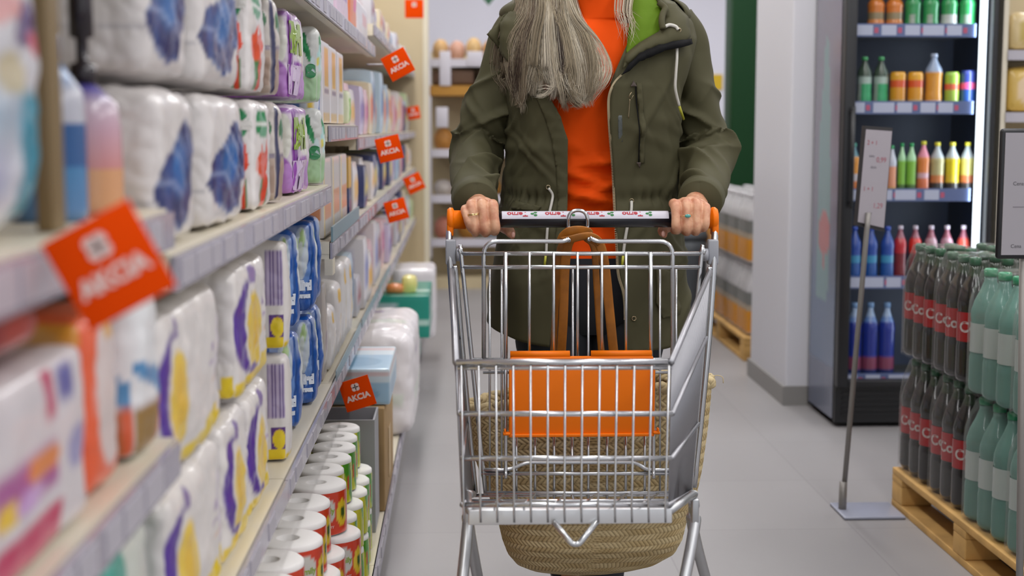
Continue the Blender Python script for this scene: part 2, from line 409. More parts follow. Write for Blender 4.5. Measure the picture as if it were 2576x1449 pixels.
# --- prints
def p_wave(f, u, v):
    b = flat(u, PW)
    if f in ('x+', 'y-'):
        if f == 'y-': return put(b, rect(u, v, 0, 1, .28, .31), '#b3afaf')
        k = pol(u, v, [(.0, .34), (.10, .20), (.45, .08), (.72, .14), (.80, .30), (.99, .40), (1, .66), (.86, .76), (.62, .82), (.36, .66), (.12, .56)])
        b = put(b, k, '#17235c'); s = streak(u * .7 + .9 * v, u - v, 15, 1)
        b = put(b, k * np.clip(s * 2 - 1, 0, 1), '#3a5f9e', .5); b = put(b, k * ell(u, v, .45, .5, .22, .16, .5, .6), '#1f66a8', .8); b = put(b, k * np.clip(streak(u * .5 + v, u, 26, 3) * 5 - 4.2, 0, 1), '#a9b8d8', .5)
        b = put(b, k * ell(u, v, .72, .28, .12, .1, .3, .5), '#14225e')
    return b
def p_tento(f, u, v):
    b = flat(u, PW)
    if f in ('x+', 'y-'):
        c = .42 if f == 'x+' else .6
        b = put(b, ell(u, v, c, .80, .30, .13), '#12804a'); b = put(b, rect(u, v, c - .3, c + .3, .77, .82), '#e8e6e0', .8)
        b = put(b, pol(u, v, [(c - .3, .38), (c - .1, .62), (c, .46), (c + .15, .66), (c + .3, .42), (c + .1, .34)]), '#d8401c'); b = put(b, ell(u, v, c - .1, .42, .22, .12), '#d04a26')
        b = put(b, rect(u, v, c - .15, c + .2, .02, .3), '#3f7a45'); b = put(b, rect(u, v, c + .0, c + .16, .0, .33), '#cc3b20')
        b = put(b, rect(u, v, .0, .16, .0, 1), '#d9d5d2', .5)
    return b
def p_nut(f, u, v):
    b = flat(u, '#bcb5ae')
    if f in ('x+', 'y-'):
        b = put(b, rect(u, v, 0, 1, 0, .45), '#a08a78', .8); b = put(b, rect(u, v, 0, .2, 0, 1), '#23264a'); b = put(b, rect(u, v, .3, .9, .1, .38), '#8d6f5d', .6)
        b = put(b, ell(u, v, .55, .75, .3, .1), '#3f6f4c'); b = put(b, rect(u, v, .2, 1, .45, .5), '#5a4b6b', .7)
    return b
def p_family(f, u, v):
    b = flat(u, '#b8a9bb')
    if f in ('x+', 'y-'):
        b = put(b, rect(u, v, 0, 1, .0, 1), '#cbbfca', .6); b = put(b, rect(u, v, 0, .16, 0, 1), '#6f2b86')
        b = put(b, ell(u, v, .6, .66, .36, .26), '#cfcfc4'); b = put(b, ell(u, v, .45, .1, .62, .34), '#8a47a0'); b = put(b, ell(u, v, .75, .16, .3, .2), '#a874b8')
        b = put(b, rect(u, v, 0, 1, .92, 1), '#7d3f93', .8)
    return b
def p_green(f, u, v):
    b = flat(u, '#c6c8c4')
    if f in ('x+', 'y-'):
        b = put(b, rect(u, v, 0, 1, 0, .38, .1), '#8db783', .85); b = put(b, ell(u, v, .4, .8, .14, .13), '#1d7a45'); b = put(b, ell(u, v, .55, .68, .2, .09, -.6), '#2a8a52')
        b = put(b, ell(u, v, .25, .6, .12, .18), '#9fd0cf', .7); b = put(b, ell(u, v, .14, .55, .06, .04), '#d8c640'); b = put(b, ell(u, v, .8, .5, .14, .12), '#b6d4d8', .6)
    return b
def p_petal(f, u, v):
    b = flat(u, '#cdc8c4')
    if f in ('x+', 'y-'):
        c = .42
        b = put(b, ell(u, v, c - .03, .52, .15, .36), '#4b2a86'); b = put(b, ell(u, v, c + .05, .50, .135, .37), '#cdc8c4'); b = put(b, ell(u, v, c + .05, .46, .115, .30), '#d8b646')
        b = put(b, ell(u, v, c + .03, .14, .05, .1), '#4b2a86'); b = put(b, ell(u, v, c + .05, .5, .05, .2), '#cfa93a', .6)
        b = put(b, rect(u, v, 0, 1, .0, .075), '#e0b818', .9); b = put(b, rect(u, v, .72, .95, .02, .13), '#e3b80c'); b = put(b, ell(u, v, .78, .62, .06, .02), '#7b5a96', .6); b = put(b, ell(u, v, .8, .42, .1, .02), '#cda488', .5)
        b = put(b, rect(u, v, .74, .80, .5, .72), '#b7a6c4', .35)
    return b
def p_barcode(f, u, v):
    b = p_petal('none', u, v)
    if f == 'y-':
        k = rect(u, v, .55, .98, .42, .93); b = put(b, k, '#a99bb5'); b = put(b, k * (np.sin(u * 95) > .1), '#5d4a7c')
        b = put(b, rect(u, v, .62, 1, .10, .33), '#4a2170'); b = put(b, ell(u, v, .84, .21, .16, .095), '#e6bb12'); b = put(b, rect(u, v, .5, 1, 0, .1), '#e3b80c')
    if f == 'x+': b = put(b, rect(u, v, 0, 1, 0, .08), '#e3b80c')
    return b
def p_cotton(f, u, v):
    b = flat(u, '#1b4f9c')
    if f in ('x+', 'y-'):
        b = put(b, rect(u, v, 0, 1, .78, 1, .12), '#a9b4c6', .55); b = put(b, ell(u, v, .62, .66, .26, .30, -.25), '#c5cdd0', .95); b = put(b, ell(u, v, .66, .78, .1, .16, -.3), '#9fbe62', .8)
        b = put(b, ell(u, v, .62, .60, .12, .2, -.1), '#d3d7d6', .8); b = put(b, ell(u, v, .86, .4, .25, .1, .7), '#6d92c8', .7); b = put(b, rect(u, v, .0, .12, 0, 1), '#16407f')
        b = put(b, np.clip(streak(u * .6, v, 30, 5) * 3 - 2.3, 0, 1), '#6f94c9', .35)
    return b
# --- waist-high shelf, bays two and three: two tiers
Z2 = 1.084
row = [('paper_towel_pack', 'white paper towel pack with dark blue wave print', 395, 492, .34, p_wave, 'towel pack', ()),
       ('paper_towel_pack', 'white paper towel pack with rounder blue wave print', 522, 612, .32, p_wave, 'towel pack', ()),
       ('tissue_roll_pack', 'white roll pack with green oval and red lettering', 640, 681, .3, p_tento, 'roll pack', (('Tento', 'y-', .935, .79, .018, 0, '#e8e6e0'),)),
       ('napkin_pack', 'narrow beige and grey napkin pack with dark edge', 694, 707, .3, p_nut, 'napkin pack', ()),
       ('tissue_roll_pack', 'purple and clear roll pack with a pale oval', 742, 776, .3, p_family, 'roll pack', (('Famil', 'x+', .30, .68, .06, 0, '#8fae2c'), ('mrw', 'x+', .3, .25, .07, 0, '#d9c2e0'))),
       ('tissue_roll_pack', 'pale green roll pack with dark green print', 806, 823, .3, p_green, 'roll pack', (('S', 'y-', .95, .42, .03, 0, '#2a8a52'),))]
for i, (nm, lb, c, r_, dx, fn, cat, tx) in enumerate(row):
    x = -.332; ya = max(1.577, chain(x, c)); yb = min(chain(x, r_), 3.448); hz = .178
    for tier in range(2):
        xx = x - (.006 if tier else 0) + .004 * (i % 2)
        o = pack(nm, lb + (', lower of two on the waist-high shelf' if not tier else ', upper of two, under the top shelf'), cat, (xx, ya, Z2 + tier * (hz + .014)), (dx, yb - ya, hz), fn, 'roll packs on the waist-high shelf', seed=i * 3 + tier, texts=tx, r=.022 if i < 2 else .016, crinkle=.0045, near=.05)
# blue striped pack and tall napkin boxes
pack('napkin_pack', 'slim white pack with a broad blue stripe beside the yellow lettered boxes', 'napkin pack', (-.345, 3.478, 1.229), (.2, .05, .2), lambda f, u, v: put(put(flat(u, '#c4c8d2'), rect(u, v, .35, .8, .05, .95), '#4b669e'), rect(u, v, .9, .97, 0, .3), '#d9b22c'), seed=31)
# --- knee-high shelf: white petal packs, then blue cotton packs, two tiers
Z3 = .594
def petal(c, w):
    def fn(f, u, v):
        b = flat(u, '#cdc8c4')
        if f == 'x+':
            b = put(b, ell(u, v, c - .25 * w, .52, w, .36), '#4b2a86'); b = put(b, ell(u, v, c + .30 * w, .50, w * .9, .36), '#cdc8c4'); b = put(b, ell(u, v, c + .30 * w, .46, w * .72, .30), '#d8b646')
            b = put(b, ell(u, v, c + .15 * w, .12, w * .35, .08), '#4b2a86'); b = put(b, ell(u, v, c + .3 * w, .9, w * .25, .08), '#5d3f8c', .8); b = put(b, ell(u, v, c + .3 * w, .5, .3 * w, .2), '#caa238', .6)
            b = put(b, ell(u, v, .8, .62, .07, .02), '#7b5a96', .7); b = put(b, ell(u, v, .78, .52, .06, .018), '#8a6aa2', .6); b = put(b, ell(u, v, .86, .40, .08, .02), '#cda488', .6); b = put(b, rect(u, v, .9, .97, .3, .8), '#b7a6c4', .4)
        if f == 'y-': b = put(b, rect(u, v, .5, 1, .3, .9), '#bdb8b8', .5)
        if f in ('x+', 'y-'): b = put(b, rect(u, v, 0, 1, .0, .13 if f == 'x+' else .1), '#e0b818', .95); b = put(b, rect(u, v, .62, .92, .0, .2), '#e3b80c')
        return b
    return fn
def p_plain(f, u, v): return flat(u, '#cdc8c4')
def p_barcode(f, u, v):
    b = flat(u, '#cdc8c4')
    if f == 'y-':
        k = rect(u, v, .25, .98, .42, .93); b = put(b, k, '#a99bb5'); b = put(b, k * (np.sin(u * 60) > .1), '#5d4a7c')
        b = put(b, rect(u, v, .35, 1, .10, .33), '#4a2170'); b = put(b, ell(u, v, .70, .215, .28, .095), '#e6bb12'); b = put(b, rect(u, v, .2, 1, 0, .12), '#e3b80c')
    if f == 'x+': b = put(b, rect(u, v, 0, 1, 0, .08), '#e3b80c')
    return b
n_ = 0
for tier, lst in ((0, [(405, 540, .22, .2), (550, 610, .4, .3), (616, 664, .4, .34)]), (1, [(398, 545, .17, .15), (590, 664, .38, .32)])):
    for i, (c, r_, pc, pw_) in enumerate(lst):
        x = -.335; ya = chain(x, c); yb = chain(x, r_)
        pack('toilet_paper_pack', 'white toilet paper pack with purple and yellow petal, ' + ORD[i] + ' in the ' + ['bottom', 'top'][tier] + ' tier', 'toilet paper', (x, max(1.575, ya), Z3 + tier * .213), (.34, yb - max(1.575, ya), .2), petal(pc, pw_), 'white petal packs on the knee-high shelf', seed=40 + n_, r=.02, crinkle=.005, near=.06); n_ += 1
for tier in range(2):
    ya = chain(-.326, 713)
    pack('toilet_paper_pack', 'white petal pack end with ' + ['yellow corner logo, bottom tier', 'purple barcode, top tier'][tier] + ' beside the blue packs', 'toilet paper', (-.326, ya, Z3 + tier * .213), (.3, .06, .2), p_barcode, 'white petal packs on the knee-high shelf', seed=50 + tier, r=.012, crinkle=.002, near=.045)
for i, (c, r_) in enumerate([(738, 745), (782, 790), (811, 825)]):
    x = -.34 + .008 * (i == 1); ya = min(3.37, chain(x, c)); yb = min(3.448, max(ya + .07, chain(x, r_)))
    for tier in range(2):
        pack('cotton_roll_pack', 'blue film cotton roll pack, ' + ['nearest', 'middle', 'farthest'][i] + ' blue column, ' + ['lower one', 'upper one'][tier], 'roll pack', (x, ya, Z3 + tier * .213), (.19, yb - ya, .2), p_cotton, 'blue cotton packs', seed=60 + i * 2 + tier, r=.02, crinkle=.005, near=.06,
             texts=(('Wind', 'y-', .89, .30, .022, 0, '#e9f0fa'), ('COTTON', 'y-', .90, .18, .0085, 0, '#e9f0fa')))
# --- jumbo rolls on the base deck
def roll_mesh(style):
    r, h = (.065 if style == 'red' else .054), .106; p = MB(); p.mi = 0
    p.lathe([(.019, .004), (.02, h), (.024, h + .0005), (r - .006, h + .001), (r - .001, h - .003), (r - .0005, h - .01), (r - .0005, .004), (r - .004, .001), (.019, .004)], 40, caps=False)
    w = MB()
    def cf(a, z, rr):
        a = math.degrees(a) % 360; v = z / h
        if style == 'red':
            c = lin('#d23a14')
            if 200 < a < 262: c = lin('#b32038')
            if 318 < a < 352 and math.hypot((a - 335) / 17, (v - .45) / .27) < 1: c = lin('#e6c52a') if math.hypot((a - 335) / 7, (v - .45) / .12) > 1 else lin('#3d5a1e')
            if math.hypot((a - 294) / 22, (v - .52) / .27) < 1: c = lin('#cfcdc4')
            if 266 < a < 270 or v > .93: c = lin('#dcd2cc')
            if 20 < a < 60 and .3 < v < .8: c = lin('#8f8f8f')
            if 226 < a < 254 and .74 < v < .92: c = lin('#2f5a40')
        else:
            c = lin('#c3c620')
            if (a + 40 * v) % 90 < 30: c = lin('#4f9a24')
            if 250 < a < 275 and v < .4: c = lin('#cfd6a8')
            if 300 < a < 318: c = lin('#d9d23a')
            if 340 < a < 352 and .3 < v < .6: c = lin('#c8502c')
            if v > .93: c = lin('#cfd2b0')
        return c
    k = 14
    w.lathe([(r, .003 + (h - .014) * i / k) for i in range(k + 1)], 90, caps=False, colfn=cf)
    def bent(a0, z0):
        return lambda x, y: ((r + .0008) * math.cos(math.radians(a0) + x / r), (r + .0008) * math.sin(math.radians(a0) + x / r), z0 + y)
    if style == 'red':
        w.col = lin('#8fae2c'); w.text('Family', .017, bent(294, .056), bold=.0004)
        w.col = lin('#f0dccf'); w.text('ECONOMY', .009, bent(292, .02)); w.col = lin('#dfe8df'); w.text('Tento', .010, bent(240, .086))
    return p, w
M_paper = mat('tissue_paper', '#f0edea', rough=.9, bump=(300, .15, .0006))
protos = {}
spots = [(2.345, -.335, 'red'), (2.48, -.345, 'red'), (2.614, -.325, 'red'), (2.748, -.33, 'red'), (2.882, -.333, 'red'), (3.035, -.312, 'red'), (3.165, -.318, 'green'), (3.277, -.31, 'green'), (3.389, -.307, 'green'), (3.501, -.31, 'green'), (3.613, -.312, 'green')]
for i, (y, x, st) in enumerate(spots):
    for tier in (2, 1, 0):
        z = .131 + tier * .1085
        lb = ('white roll in ' + ('red sunflower' if st == 'red' else 'yellow green') + ' wrapping, ' + ORD[i if st == 'red' else i - 6] + ' such stack from the camera, ' + ['bottom', 'middle', 'top'][tier] + ' roll')
        xx = x + (.028 if tier < 2 else 0) + .0012 * math.sin(i * 5 + tier * 2); yy = y + .0012 * math.cos(i * 3 + tier)
        if st not in protos:
            t = thing('paper_roll', lb, 'paper roll', (xx, yy, z), .1 * i, 'jumbo rolls on the base deck'); p, w = roll_mesh(st)
            p.build('roll', M_paper, t); w.build('wrapper', M_gloss, t); protos[st] = t
        else: dup(protos[st], (xx, yy, z), .25 * math.sin(i * 7 + tier * 3), lb)
# outer columns of green wrapped rolls and the red one near the lip
# --- nearest bay: strongly out of focus goods
def p_nappy(f, u, v):
    b = flat(u, '#c3c2c6')
    if f in ('x+', 'y-'):
        b = put(b, rect(u, v, .0, .75, .55, .78, .1), '#3d86b4'); b = put(b, pol(u, v, [(0, .34), (.8, .52), (.8, .62), (0, .5)]), '#c9827c', .8); b = put(b, rect(u, v, 0, .8, .22, .34, .1), '#8fa6b8', .8); b = put(b, rect(u, v, .1, .7, .08, .2, .1), '#8a94bd', .6)
        b = put(b, rect(u, v, .76, .96, .02, .34, .03), '#0b8098'); b = put(b, rect(u, v, .55, .9, .93, 1, .03), '#0b8098'); b = put(b, ell(u, v, .84, .5, .11, .05, .3), '#3a1a5e'); b = put(b, ell(u, v, .9, .46, .06, .03), '#b01848')
        b = put(b, ell(u, v, .7, .38, .1, .05), '#b3a470', .7)
    return b
pack('nappy_bag', 'big white bag with light blue bands and teal corner at the left picture edge', 'bag', (-.333, .80, 1.134), (.34, .375, .33), p_nappy, seed=70, r=.05, crinkle=.006)
o = MB(); o.bbox((-.352, 1.196, 1.133), (-.3375, 1.235, 1.52), .002); o = o.build('shelf_divider', mat('divider_tan', '#7d6844', rough=.5)); tag(o, 'tan upright divider strip standing behind the orange promotion flag', 'divider'); 
def bottle_mb(prof, cols, seg=24):
    m = MB(); m.lathe(prof, seg, cols=[lin(c) for c in cols]); return m
def small_bottle(name, label, loc, prof, cols, sc=(1, 1, 1), rz=0, cap=None):
    t = thing(name, label, 'bottle', loc, rz); bottle_mb(prof, cols).build('body', M_gloss, t)
    if cap: bottle_mb(cap[0], cap[1], 16).build('cap', M_gloss, t)
    t.scale = sc; return t
small_bottle('detergent_bottle', 'white and blue cleaner bottle behind the tan divider', (-.385, 1.35, 1.133), [(.034, 0), (.036, .01), (.036, .05), (.036, .051), (.036, .09), (.036, .091), (.034, .12), (.02, .14), (.014, .15)], ['#5c86b4', '#5c86b4', '#3f7fb0', '#1f5690', '#1f5690', '#b9bac4', '#b9bac4', '#4a84bc', '#4a84bc'], cap=([(.016, .15), (.016, .172), (.012, .176)], ['#3a7fc4'] * 3))
small_bottle('soap_bottle', 'pink and peach pump bottle with a tall black pump, nearest bay', (-.378, 1.46, 1.133), [(.036, 0), (.037, .01), (.037, .045), (.037, .046), (.036, .085), (.033, .11), (.018, .125), (.012, .13)], ['#d79a86', '#dba070', '#dba070', '#d08a86', '#c9a0ae', '#c7b4c2', '#5b53a0', '#5b53a0'], cap=([(.013, .13), (.013, .15), (.006, .152), (.006, .175), (.012, .177), (.012, .24), (.005, .245)], ['#241c22'] * 7))
def p_tissuebox(f, u, v):
    b = flat(u, '#c4bec0')
    if f in ('x+', 'y-'):
        b = put(b, rect(u, v, .3, .75, .02, .26), '#b52a56'); b = put(b, rect(u, v, .3, .72, .36, .6), '#9a4f86'); b = put(b, ell(u, v, .62, .52, .12, .07), '#cf7a3a'); b = put(b, ell(u, v, .38, .4, .07, .06), '#d6ae1e')
        b = put(b, ell(u, v, .52, .4, .1, .05), '#b98fc0'); b = put(b, rect(u, v, .66, .74, .72, .97), '#b0385e'); b = put(b, rect(u, v, .78, .88, .76, .96), '#5a5a94'); b = put(b, ell(u, v, .9, .46, .1, .12), '#6a6aa6', .8); b = put(b, rect(u, v, .0, .2, .3, .5), '#d49a90', .6)
    return b
pack('tissue_pack', 'white tissue pack with pink squares and small colour picture, nearest bay', 'tissue pack', (-.330, .86, .882), (.2, .385, .150), p_tissuebox, seed=71, r=.012, crinkle=.002)
pack('sweet_bag', 'dark red and yellow bag lying on the pink tissue pack', 'bag', (-.335, .80, 1.046), (.16, .22, .034), lambda f, u, v: put(put(flat(u, '#5a0f1e'), ell(u, v, .75, .2, .35, .4), '#c98a12'), ell(u, v, .4, .6, .3, .3), '#3a2420', .8), seed=72, r=.014, crinkle=.001, bulge=.002)
pack('sweet_bag', 'small red pouch below the big orange promotion flag', 'bag', (-.345, 1.05, 1.046), (.14, .12, .034), lambda f, u, v: put(flat(u, '#8c1612'), ell(u, v, .5, .5, .3, .4), '#a52a1a'), seed=73, r=.014, crinkle=.001, bulge=.002)
pack('wipes_pack', 'white wipes pack with an orange frame print, nearest bay', 'wipes', (-.334, 1.266, .882), (.16, .105, .17), lambda f, u, v: put(put(flat(u, '#d2562e'), ell(u, v, .6, .55, .42, .42), '#c6b8b4'), rect(u, v, .5, 1, .85, 1), '#c8922c', .8) if f in ('x+', 'y-') else flat(u, '#c95a34'), seed=74, r=.02, crinkle=.003)
pack('refill_pouch', 'white and blue refill pouch leaning at the bay upright', 'pouch', (-.326, 1.425, .882), (.06, .1, .185), lambda f, u, v: put(put(put(flat(u, '#d4d6e2'), pol(u, v, [(0, .48), (.6, .36), (1, .2), (1, .44), (0, .56)]), '#4a80ac'), rect(u, v, 0, 1, 0, .3), '#8a6a34'), rect(u, v, .7, 1, 0, .3), '#c8562e') if f in ('x+', 'y-') else flat(u, '#d4d6e2'), seed=75, r=.02, crinkle=.004)
pack('nappy_bag', 'teal and pale green pack on the lowest shelf of the nearest bay', 'bag', (-.335, 1.30, .594), (.3, .2, .225), lambda f, u, v: put(flat(u, '#b9bdb4'), rect(u, v, 0, .42, 0, 1), '#3f8e80'), seed=76, r=.03, crinkle=.004)
# --- bay with the teal header strip
for i in range(3):
    ya = [3.54, 3.80, 4.08][i]
    pack('candle_box', 'tall white box with yellow lettering on the eye-level shelf, ' + ORD[i] + ' from the camera', 'box', (-.335 - .004 * i, ya, 1.229), (.2, .2, .205), lambda f, u, v: put(put(put(flat(u, '#ccc9cc'), rect(u, v, .3, .8, .45, .92), '#d9a41e', .9), rect(u, v, .25, .85, .36, .42), '#5a5480', .8), rect(u, v, .05, .95, .0, .13) * (np.sin(u * 40) > -.3), '#e0a818') if f in ('x+', 'y-') else flat(u, '#ccc9cc'), 'white boxes with yellow lettering', seed=80 + i, r=.006, crinkle=0, bulge=0)
pack('spray_can_box', 'light green and white pack at the far end of the eye-level shelf', 'box', (-.335, 4.34, 1.229), (.2, .07, .10), lambda f, u, v: put(flat(u, '#c9cfb0'), rect(u, v, .1, .8, .1, .8), '#7fae3c'), seed=84, r=.01)
for i in range(3):
    ya = [3.54, 3.80, 4.06][i]
    pack('candle_box', 'tall white box with orange foot print above the teal strip, ' + ORD[i] + ' from the camera', 'box', (-.335, ya, .943), (.2, .2, .20), lambda f, u, v: put(put(flat(u, '#cbc5c2'), rect(u, v, .05, .95, .22, .55), '#d88a54', .9), rect(u, v, .02, .1, 0, 1), '#d8ba6a', .8) if f in ('x+', 'y-') else flat(u, '#cbc5c2'), 'white boxes with orange foot print', seed=86 + i, r=.006, crinkle=0, bulge=0)
pack('tea_box', 'dark blue box with a yellow upper half past the orange printed boxes', 'box', (-.332, 4.30, .943), (.2, .1, .19), lambda f, u, v: put(flat(u, '#20305f'), rect(u, v, 0, 1, .5, 1), '#d4a416'), seed=90, r=.004, crinkle=0, bulge=0)
pack('bin_bag_roll', 'grey box with dark print at the near end under the teal strip', 'box', (-.338, 3.49, Z3), (.2, .09, .24), lambda f, u, v: put(put(flat(u, '#a9a19a'), ell(u, v, .6, .8, .2, .08), '#5a5258'), ell(u, v, .4, .4, .2, .12), '#7a6a7c', .7), seed=91, r=.008, crinkle=0)
for i in range(4):
    pack('napkin_pack', 'white napkin pack with small yellow mark under the teal strip, ' + ORD[i] + ' from the camera', 'napkin pack', (-.335, 3.62 + i * .2, Z3), (.2, .172, [.16, .2, .24, .23][i]), lambda f, u, v: put(put(flat(u, '#cac6c4'), rect(u, v, .3, .6, .74, .92), '#d8a81c'), rect(u, v, .4, .5, .2, .6), '#c5a860', .7) if f in ('x+', 'y-') else flat(u, '#cac6c4'), 'white napkin packs', seed=92 + i, r=.02, crinkle=.003)
# top shelf goods
for i, (ya, yb, c1, c2, h_, lb) in enumerate([(3.1, 3.9, '#c3c5ce', '#3d6e96', .12, 'white pack with a blue square on the top shelf'), (3.98, 4.38, '#c9b2c4', '#8a5aa8', .17, 'pink and violet pack on the top shelf'), (4.46, 4.72, '#d0703a', '#c93a7c', .17, 'orange and magenta pack on the top shelf'),
                                           (4.8, 5.3, '#c8c4c8', '#c99a9a', .12, 'small white pack with pale red print on the top shelf')]):
    pack('sponge_pack', lb, 'pack', (-.335, ya, 1.524), (.2, yb - ya, h_), lambda f, u, v, c1=c1, c2=c2: put(flat(u, c1), rect(u, v, .3, .75, .35, .7), c2), seed=100 + i, r=.012, crinkle=.002)
# --- far bays: many small goods
PALS = [('white', '#cdc9cb', '#7f86b8', 'blue'), ('pale green', '#b7c79a', '#5f9a3a', 'green'), ('pink', '#cfa9ae', '#b04a78', 'magenta'), ('white', '#cdc7c6', '#d8a028', 'yellow'), ('light blue', '#a9bccb', '#3a6a9a', 'navy'), ('cream', '#cfc2a4', '#c9602e', 'orange'), ('lilac', '#b9aec6', '#6a4a94', 'purple'), ('dark blue', '#39406a', '#c9b23a', 'yellow'), ('grey white', '#bcbac0', '#8a3a46', 'dark red')]
rnd = random.Random(5)
LVW = {0: 'knee-high', 1: 'waist-high', 2: 'eye-level', 3: 'top'}
used = set()
for k in range(4, 10):
    for li, zb in enumerate(LV[k]):
        n = 4 if k < 8 else 3; ya, yb = BY[k] + .05, BY[k + 1] - .05; top = ([.9, 1.15, LV[k][3], 1.75][li]) - .03
        for q in range(n):
            wn, c1, c2, wn2 = PALS[rnd.randrange(len(PALS))]; w = (yb - ya) / n
            hgt = min(top - zb - .05, rnd.uniform(.13, .26)); lb = f'{wn} pack with {wn2} print, {ORD[q]} along the {LVW[li]} shelf of the {ORD[k]} bay'
            if li == 3 and k < 5: continue
            pack('goods_pack', lb, 'pack', (-.325 - rnd.uniform(0, .03), ya + q * w, zb + .0425), (.18, w - rnd.uniform(.024, .05), hgt), lambda f, u, v, c1=c1, c2=c2: put(flat(u, c1), rect(u, v, .15, .8, .3, .75), c2), 'small packs in the far bays', seed=k * 10 + q, r=.01, crinkle=.001, res=.03)
# --- base deck beyond the rolls
o = MB(); zt = .44
for lo, hi in (((-.40, 3.76, .131), (-.23, 3.765, zt)), ((-.40, 3.935, .131), (-.23, 3.94, zt)), ((-.40, 3.765, .131), (-.395, 3.935, zt)), ((-.235, 3.765, .131), (-.23, 3.935, zt)), ((-.395, 3.765, .131), (-.235, 3.935, .14))): o.box(lo, hi)
tag(o.build('storage_crate', mat('light_grey_plastic', '#9fa0a4', rough=.5)), 'light grey open crate behind the jumbo rolls', 'crate')
t = thing('cardboard_box', 'brown cardboard box on the base deck under the small orange flag', 'box', (-.42, 3.97, .131)); m = MB(); m.bbox((0, 0, 0), (.205, .5, .3), .004); m.build('carton', M_cardb, t)
m = MB(); m.box((.02, .235, .3), (.19, .265, .3015)); m.box((.2055, .2, .05), (.207, .3, .2)); o = m.build('tape', mat('tape_tan', '#bfa06a', rough=.4), t)
pack('tissue_box', 'light blue and white tissue box standing on the cardboard box', 'box', (-.2, 4.0, .433), (.2, .42, .105), lambda f, u, v: put(put(put(flat(u, '#bfcdd6'), rect(u, v, 0, 1, .0, .6), '#8fb0c6'), ell(u, v, .5, .3, .35, .2), '#6f98b4', .7), rect(u, v, 0, 1, .8, .92), '#c9a8a4', .7), seed=120, r=.006, crinkle=0, bulge=0)
pack('nappy_bag', 'big white soft pack on the base deck before the teal boxes', 'bag', (-.168, 4.95, .131), (.26, .75, .37), lambda f, u, v: put(put(flat(u, '#cfcacb'), ell(u, v, .4, .75, .1, .05), '#7a5a94', .7), rect(u, v, .1, .9, .3, .42), '#b9c4b4', .6), seed=121, r=.05, crinkle=.006, res=.012)
pack('storage_carton', 'lower teal carton under the wider teal carton at the aisle end', 'box', (-.19, 6.35, .131), (.28, .5, .15), lambda f, u, v: put(flat(u, '#0e7766'), rect(u, v, 0, 1, .4, .5), '#a8c8c0', .8), seed=122, r=.006, crinkle=0, bulge=0, res=.012)
pack('storage_carton', 'wide teal carton with a white band, upper of two at the aisle end', 'box', (-.135, 6.3, .283), (.36, .62, .19), lambda f, u, v: put(put(flat(u, '#0c7f70'), rect(u, v, 0, 1, .28, .42), '#a8c4bc', .9), rect(u, v, .3, .6, .5, .85), '#9fb0b8', .8), seed=123, r=.006, crinkle=0, bulge=0, res=.012)
pack('goods_pack', 'small orange pack on the wide teal carton', 'pack', (-.26, 6.4, .474), (.07, .1, .035), lambda f, u, v: flat(u, '#d9824a'), seed=124, r=.006, res=.02)
pack('goods_pack', 'small pale yellow pack on the wide teal carton', 'pack', (-.2, 6.42, .474), (.06, .1, .07), lambda f, u, v: flat(u, '#d2c878'), seed=125, r=.006, res=.02)
pack('goods_pack', 'white paper sheaf sticking out past the teal cartons', 'pack', (-.13, 7.3, .131), (.22, .4, .36), lambda f, u, v: flat(u, '#cbc7ca'), seed=126, r=.02, res=.02)
# --- orange promotion flags on the shelf lips
def flag(px, py, Y, s, rot, label, arm=True, txt='AKCIA'):
    c = W(px, py, Y); t = thing('promotion_flag', label, 'sign', c, 0, 'orange promotion flags'); h = s / 2
    m = MB(); M = Matrix.Rotation(rot, 4, 'Y')
    m.bbox((-h, -.001, -h), (h, .001, h), .0009, M=M); m.mi = 1
    fn = lambda x, y: M @ Vector((x, -.0018, y))
    if txt: m.text(txt, s * .26, lambda x, y: fn(x, y - .12 * s), bold=.0008)
    for a in range(4):                                            # small clover shaped emblem
        q = PI / 4 + a * PI / 2; cx, cz = .075 * s * math.cos(q), .22 * s + .075 * s * math.sin(q)
        V = [fn(cx + .075 * s * math.cos(2 * PI * k / 12), cz + .075 * s * math.sin(2 * PI * k / 12)) for k in range(12)]; m.add(V, [tuple(range(12))])
    m.build('card', [M_flag, M_flagtxt], t)
    m = MB(); k = M @ Vector((-h * .6, .003, h * .8)); k2 = Vector((XL - c.x + .006, .012, min(h, max(-h, 0))))
    m.tube([k2, Vector((k2.x + .01, .006, k2.z)), Vector((-h * .5, .003, k2.z * .5)), Vector((0, .0025, 0))], .0022, 6); m.build('clip_arm', mat('clear_clip', '#b9b7bd', rough=.2), t)
    return t
flag(274, 668, 1.06, .0735, -math.radians(28), 'largest orange promotion flag, hanging blurred at the left')
flag(899, 990, 3.72, .082, -math.radians(17), 'orange promotion flag over the cardboard box, low in the aisle')
flag(1001, 162, 4.75, .085, -math.radians(28), 'orange promotion flag under the top shelf lip')
flag(979, 374, 4.85, .083, -math.radians(14), 'orange promotion flag beside the dark blue and yellow box')
flag(997, 529, 5.5, .082, -math.radians(16), 'orange promotion flag at waist height, below the sixth bay boxes')
flag(1042, 461, 6.9, .085, -math.radians(25), 'small far orange promotion flag in front of the beige end panel')
flag(1040, 284, 9.0, .08, -math.radians(10), 'palest far orange promotion flag high on the beige end panel')
flag(1042, 22, 8.6, .11, 0, 'square orange flag at the top of the beige end panel', txt='')
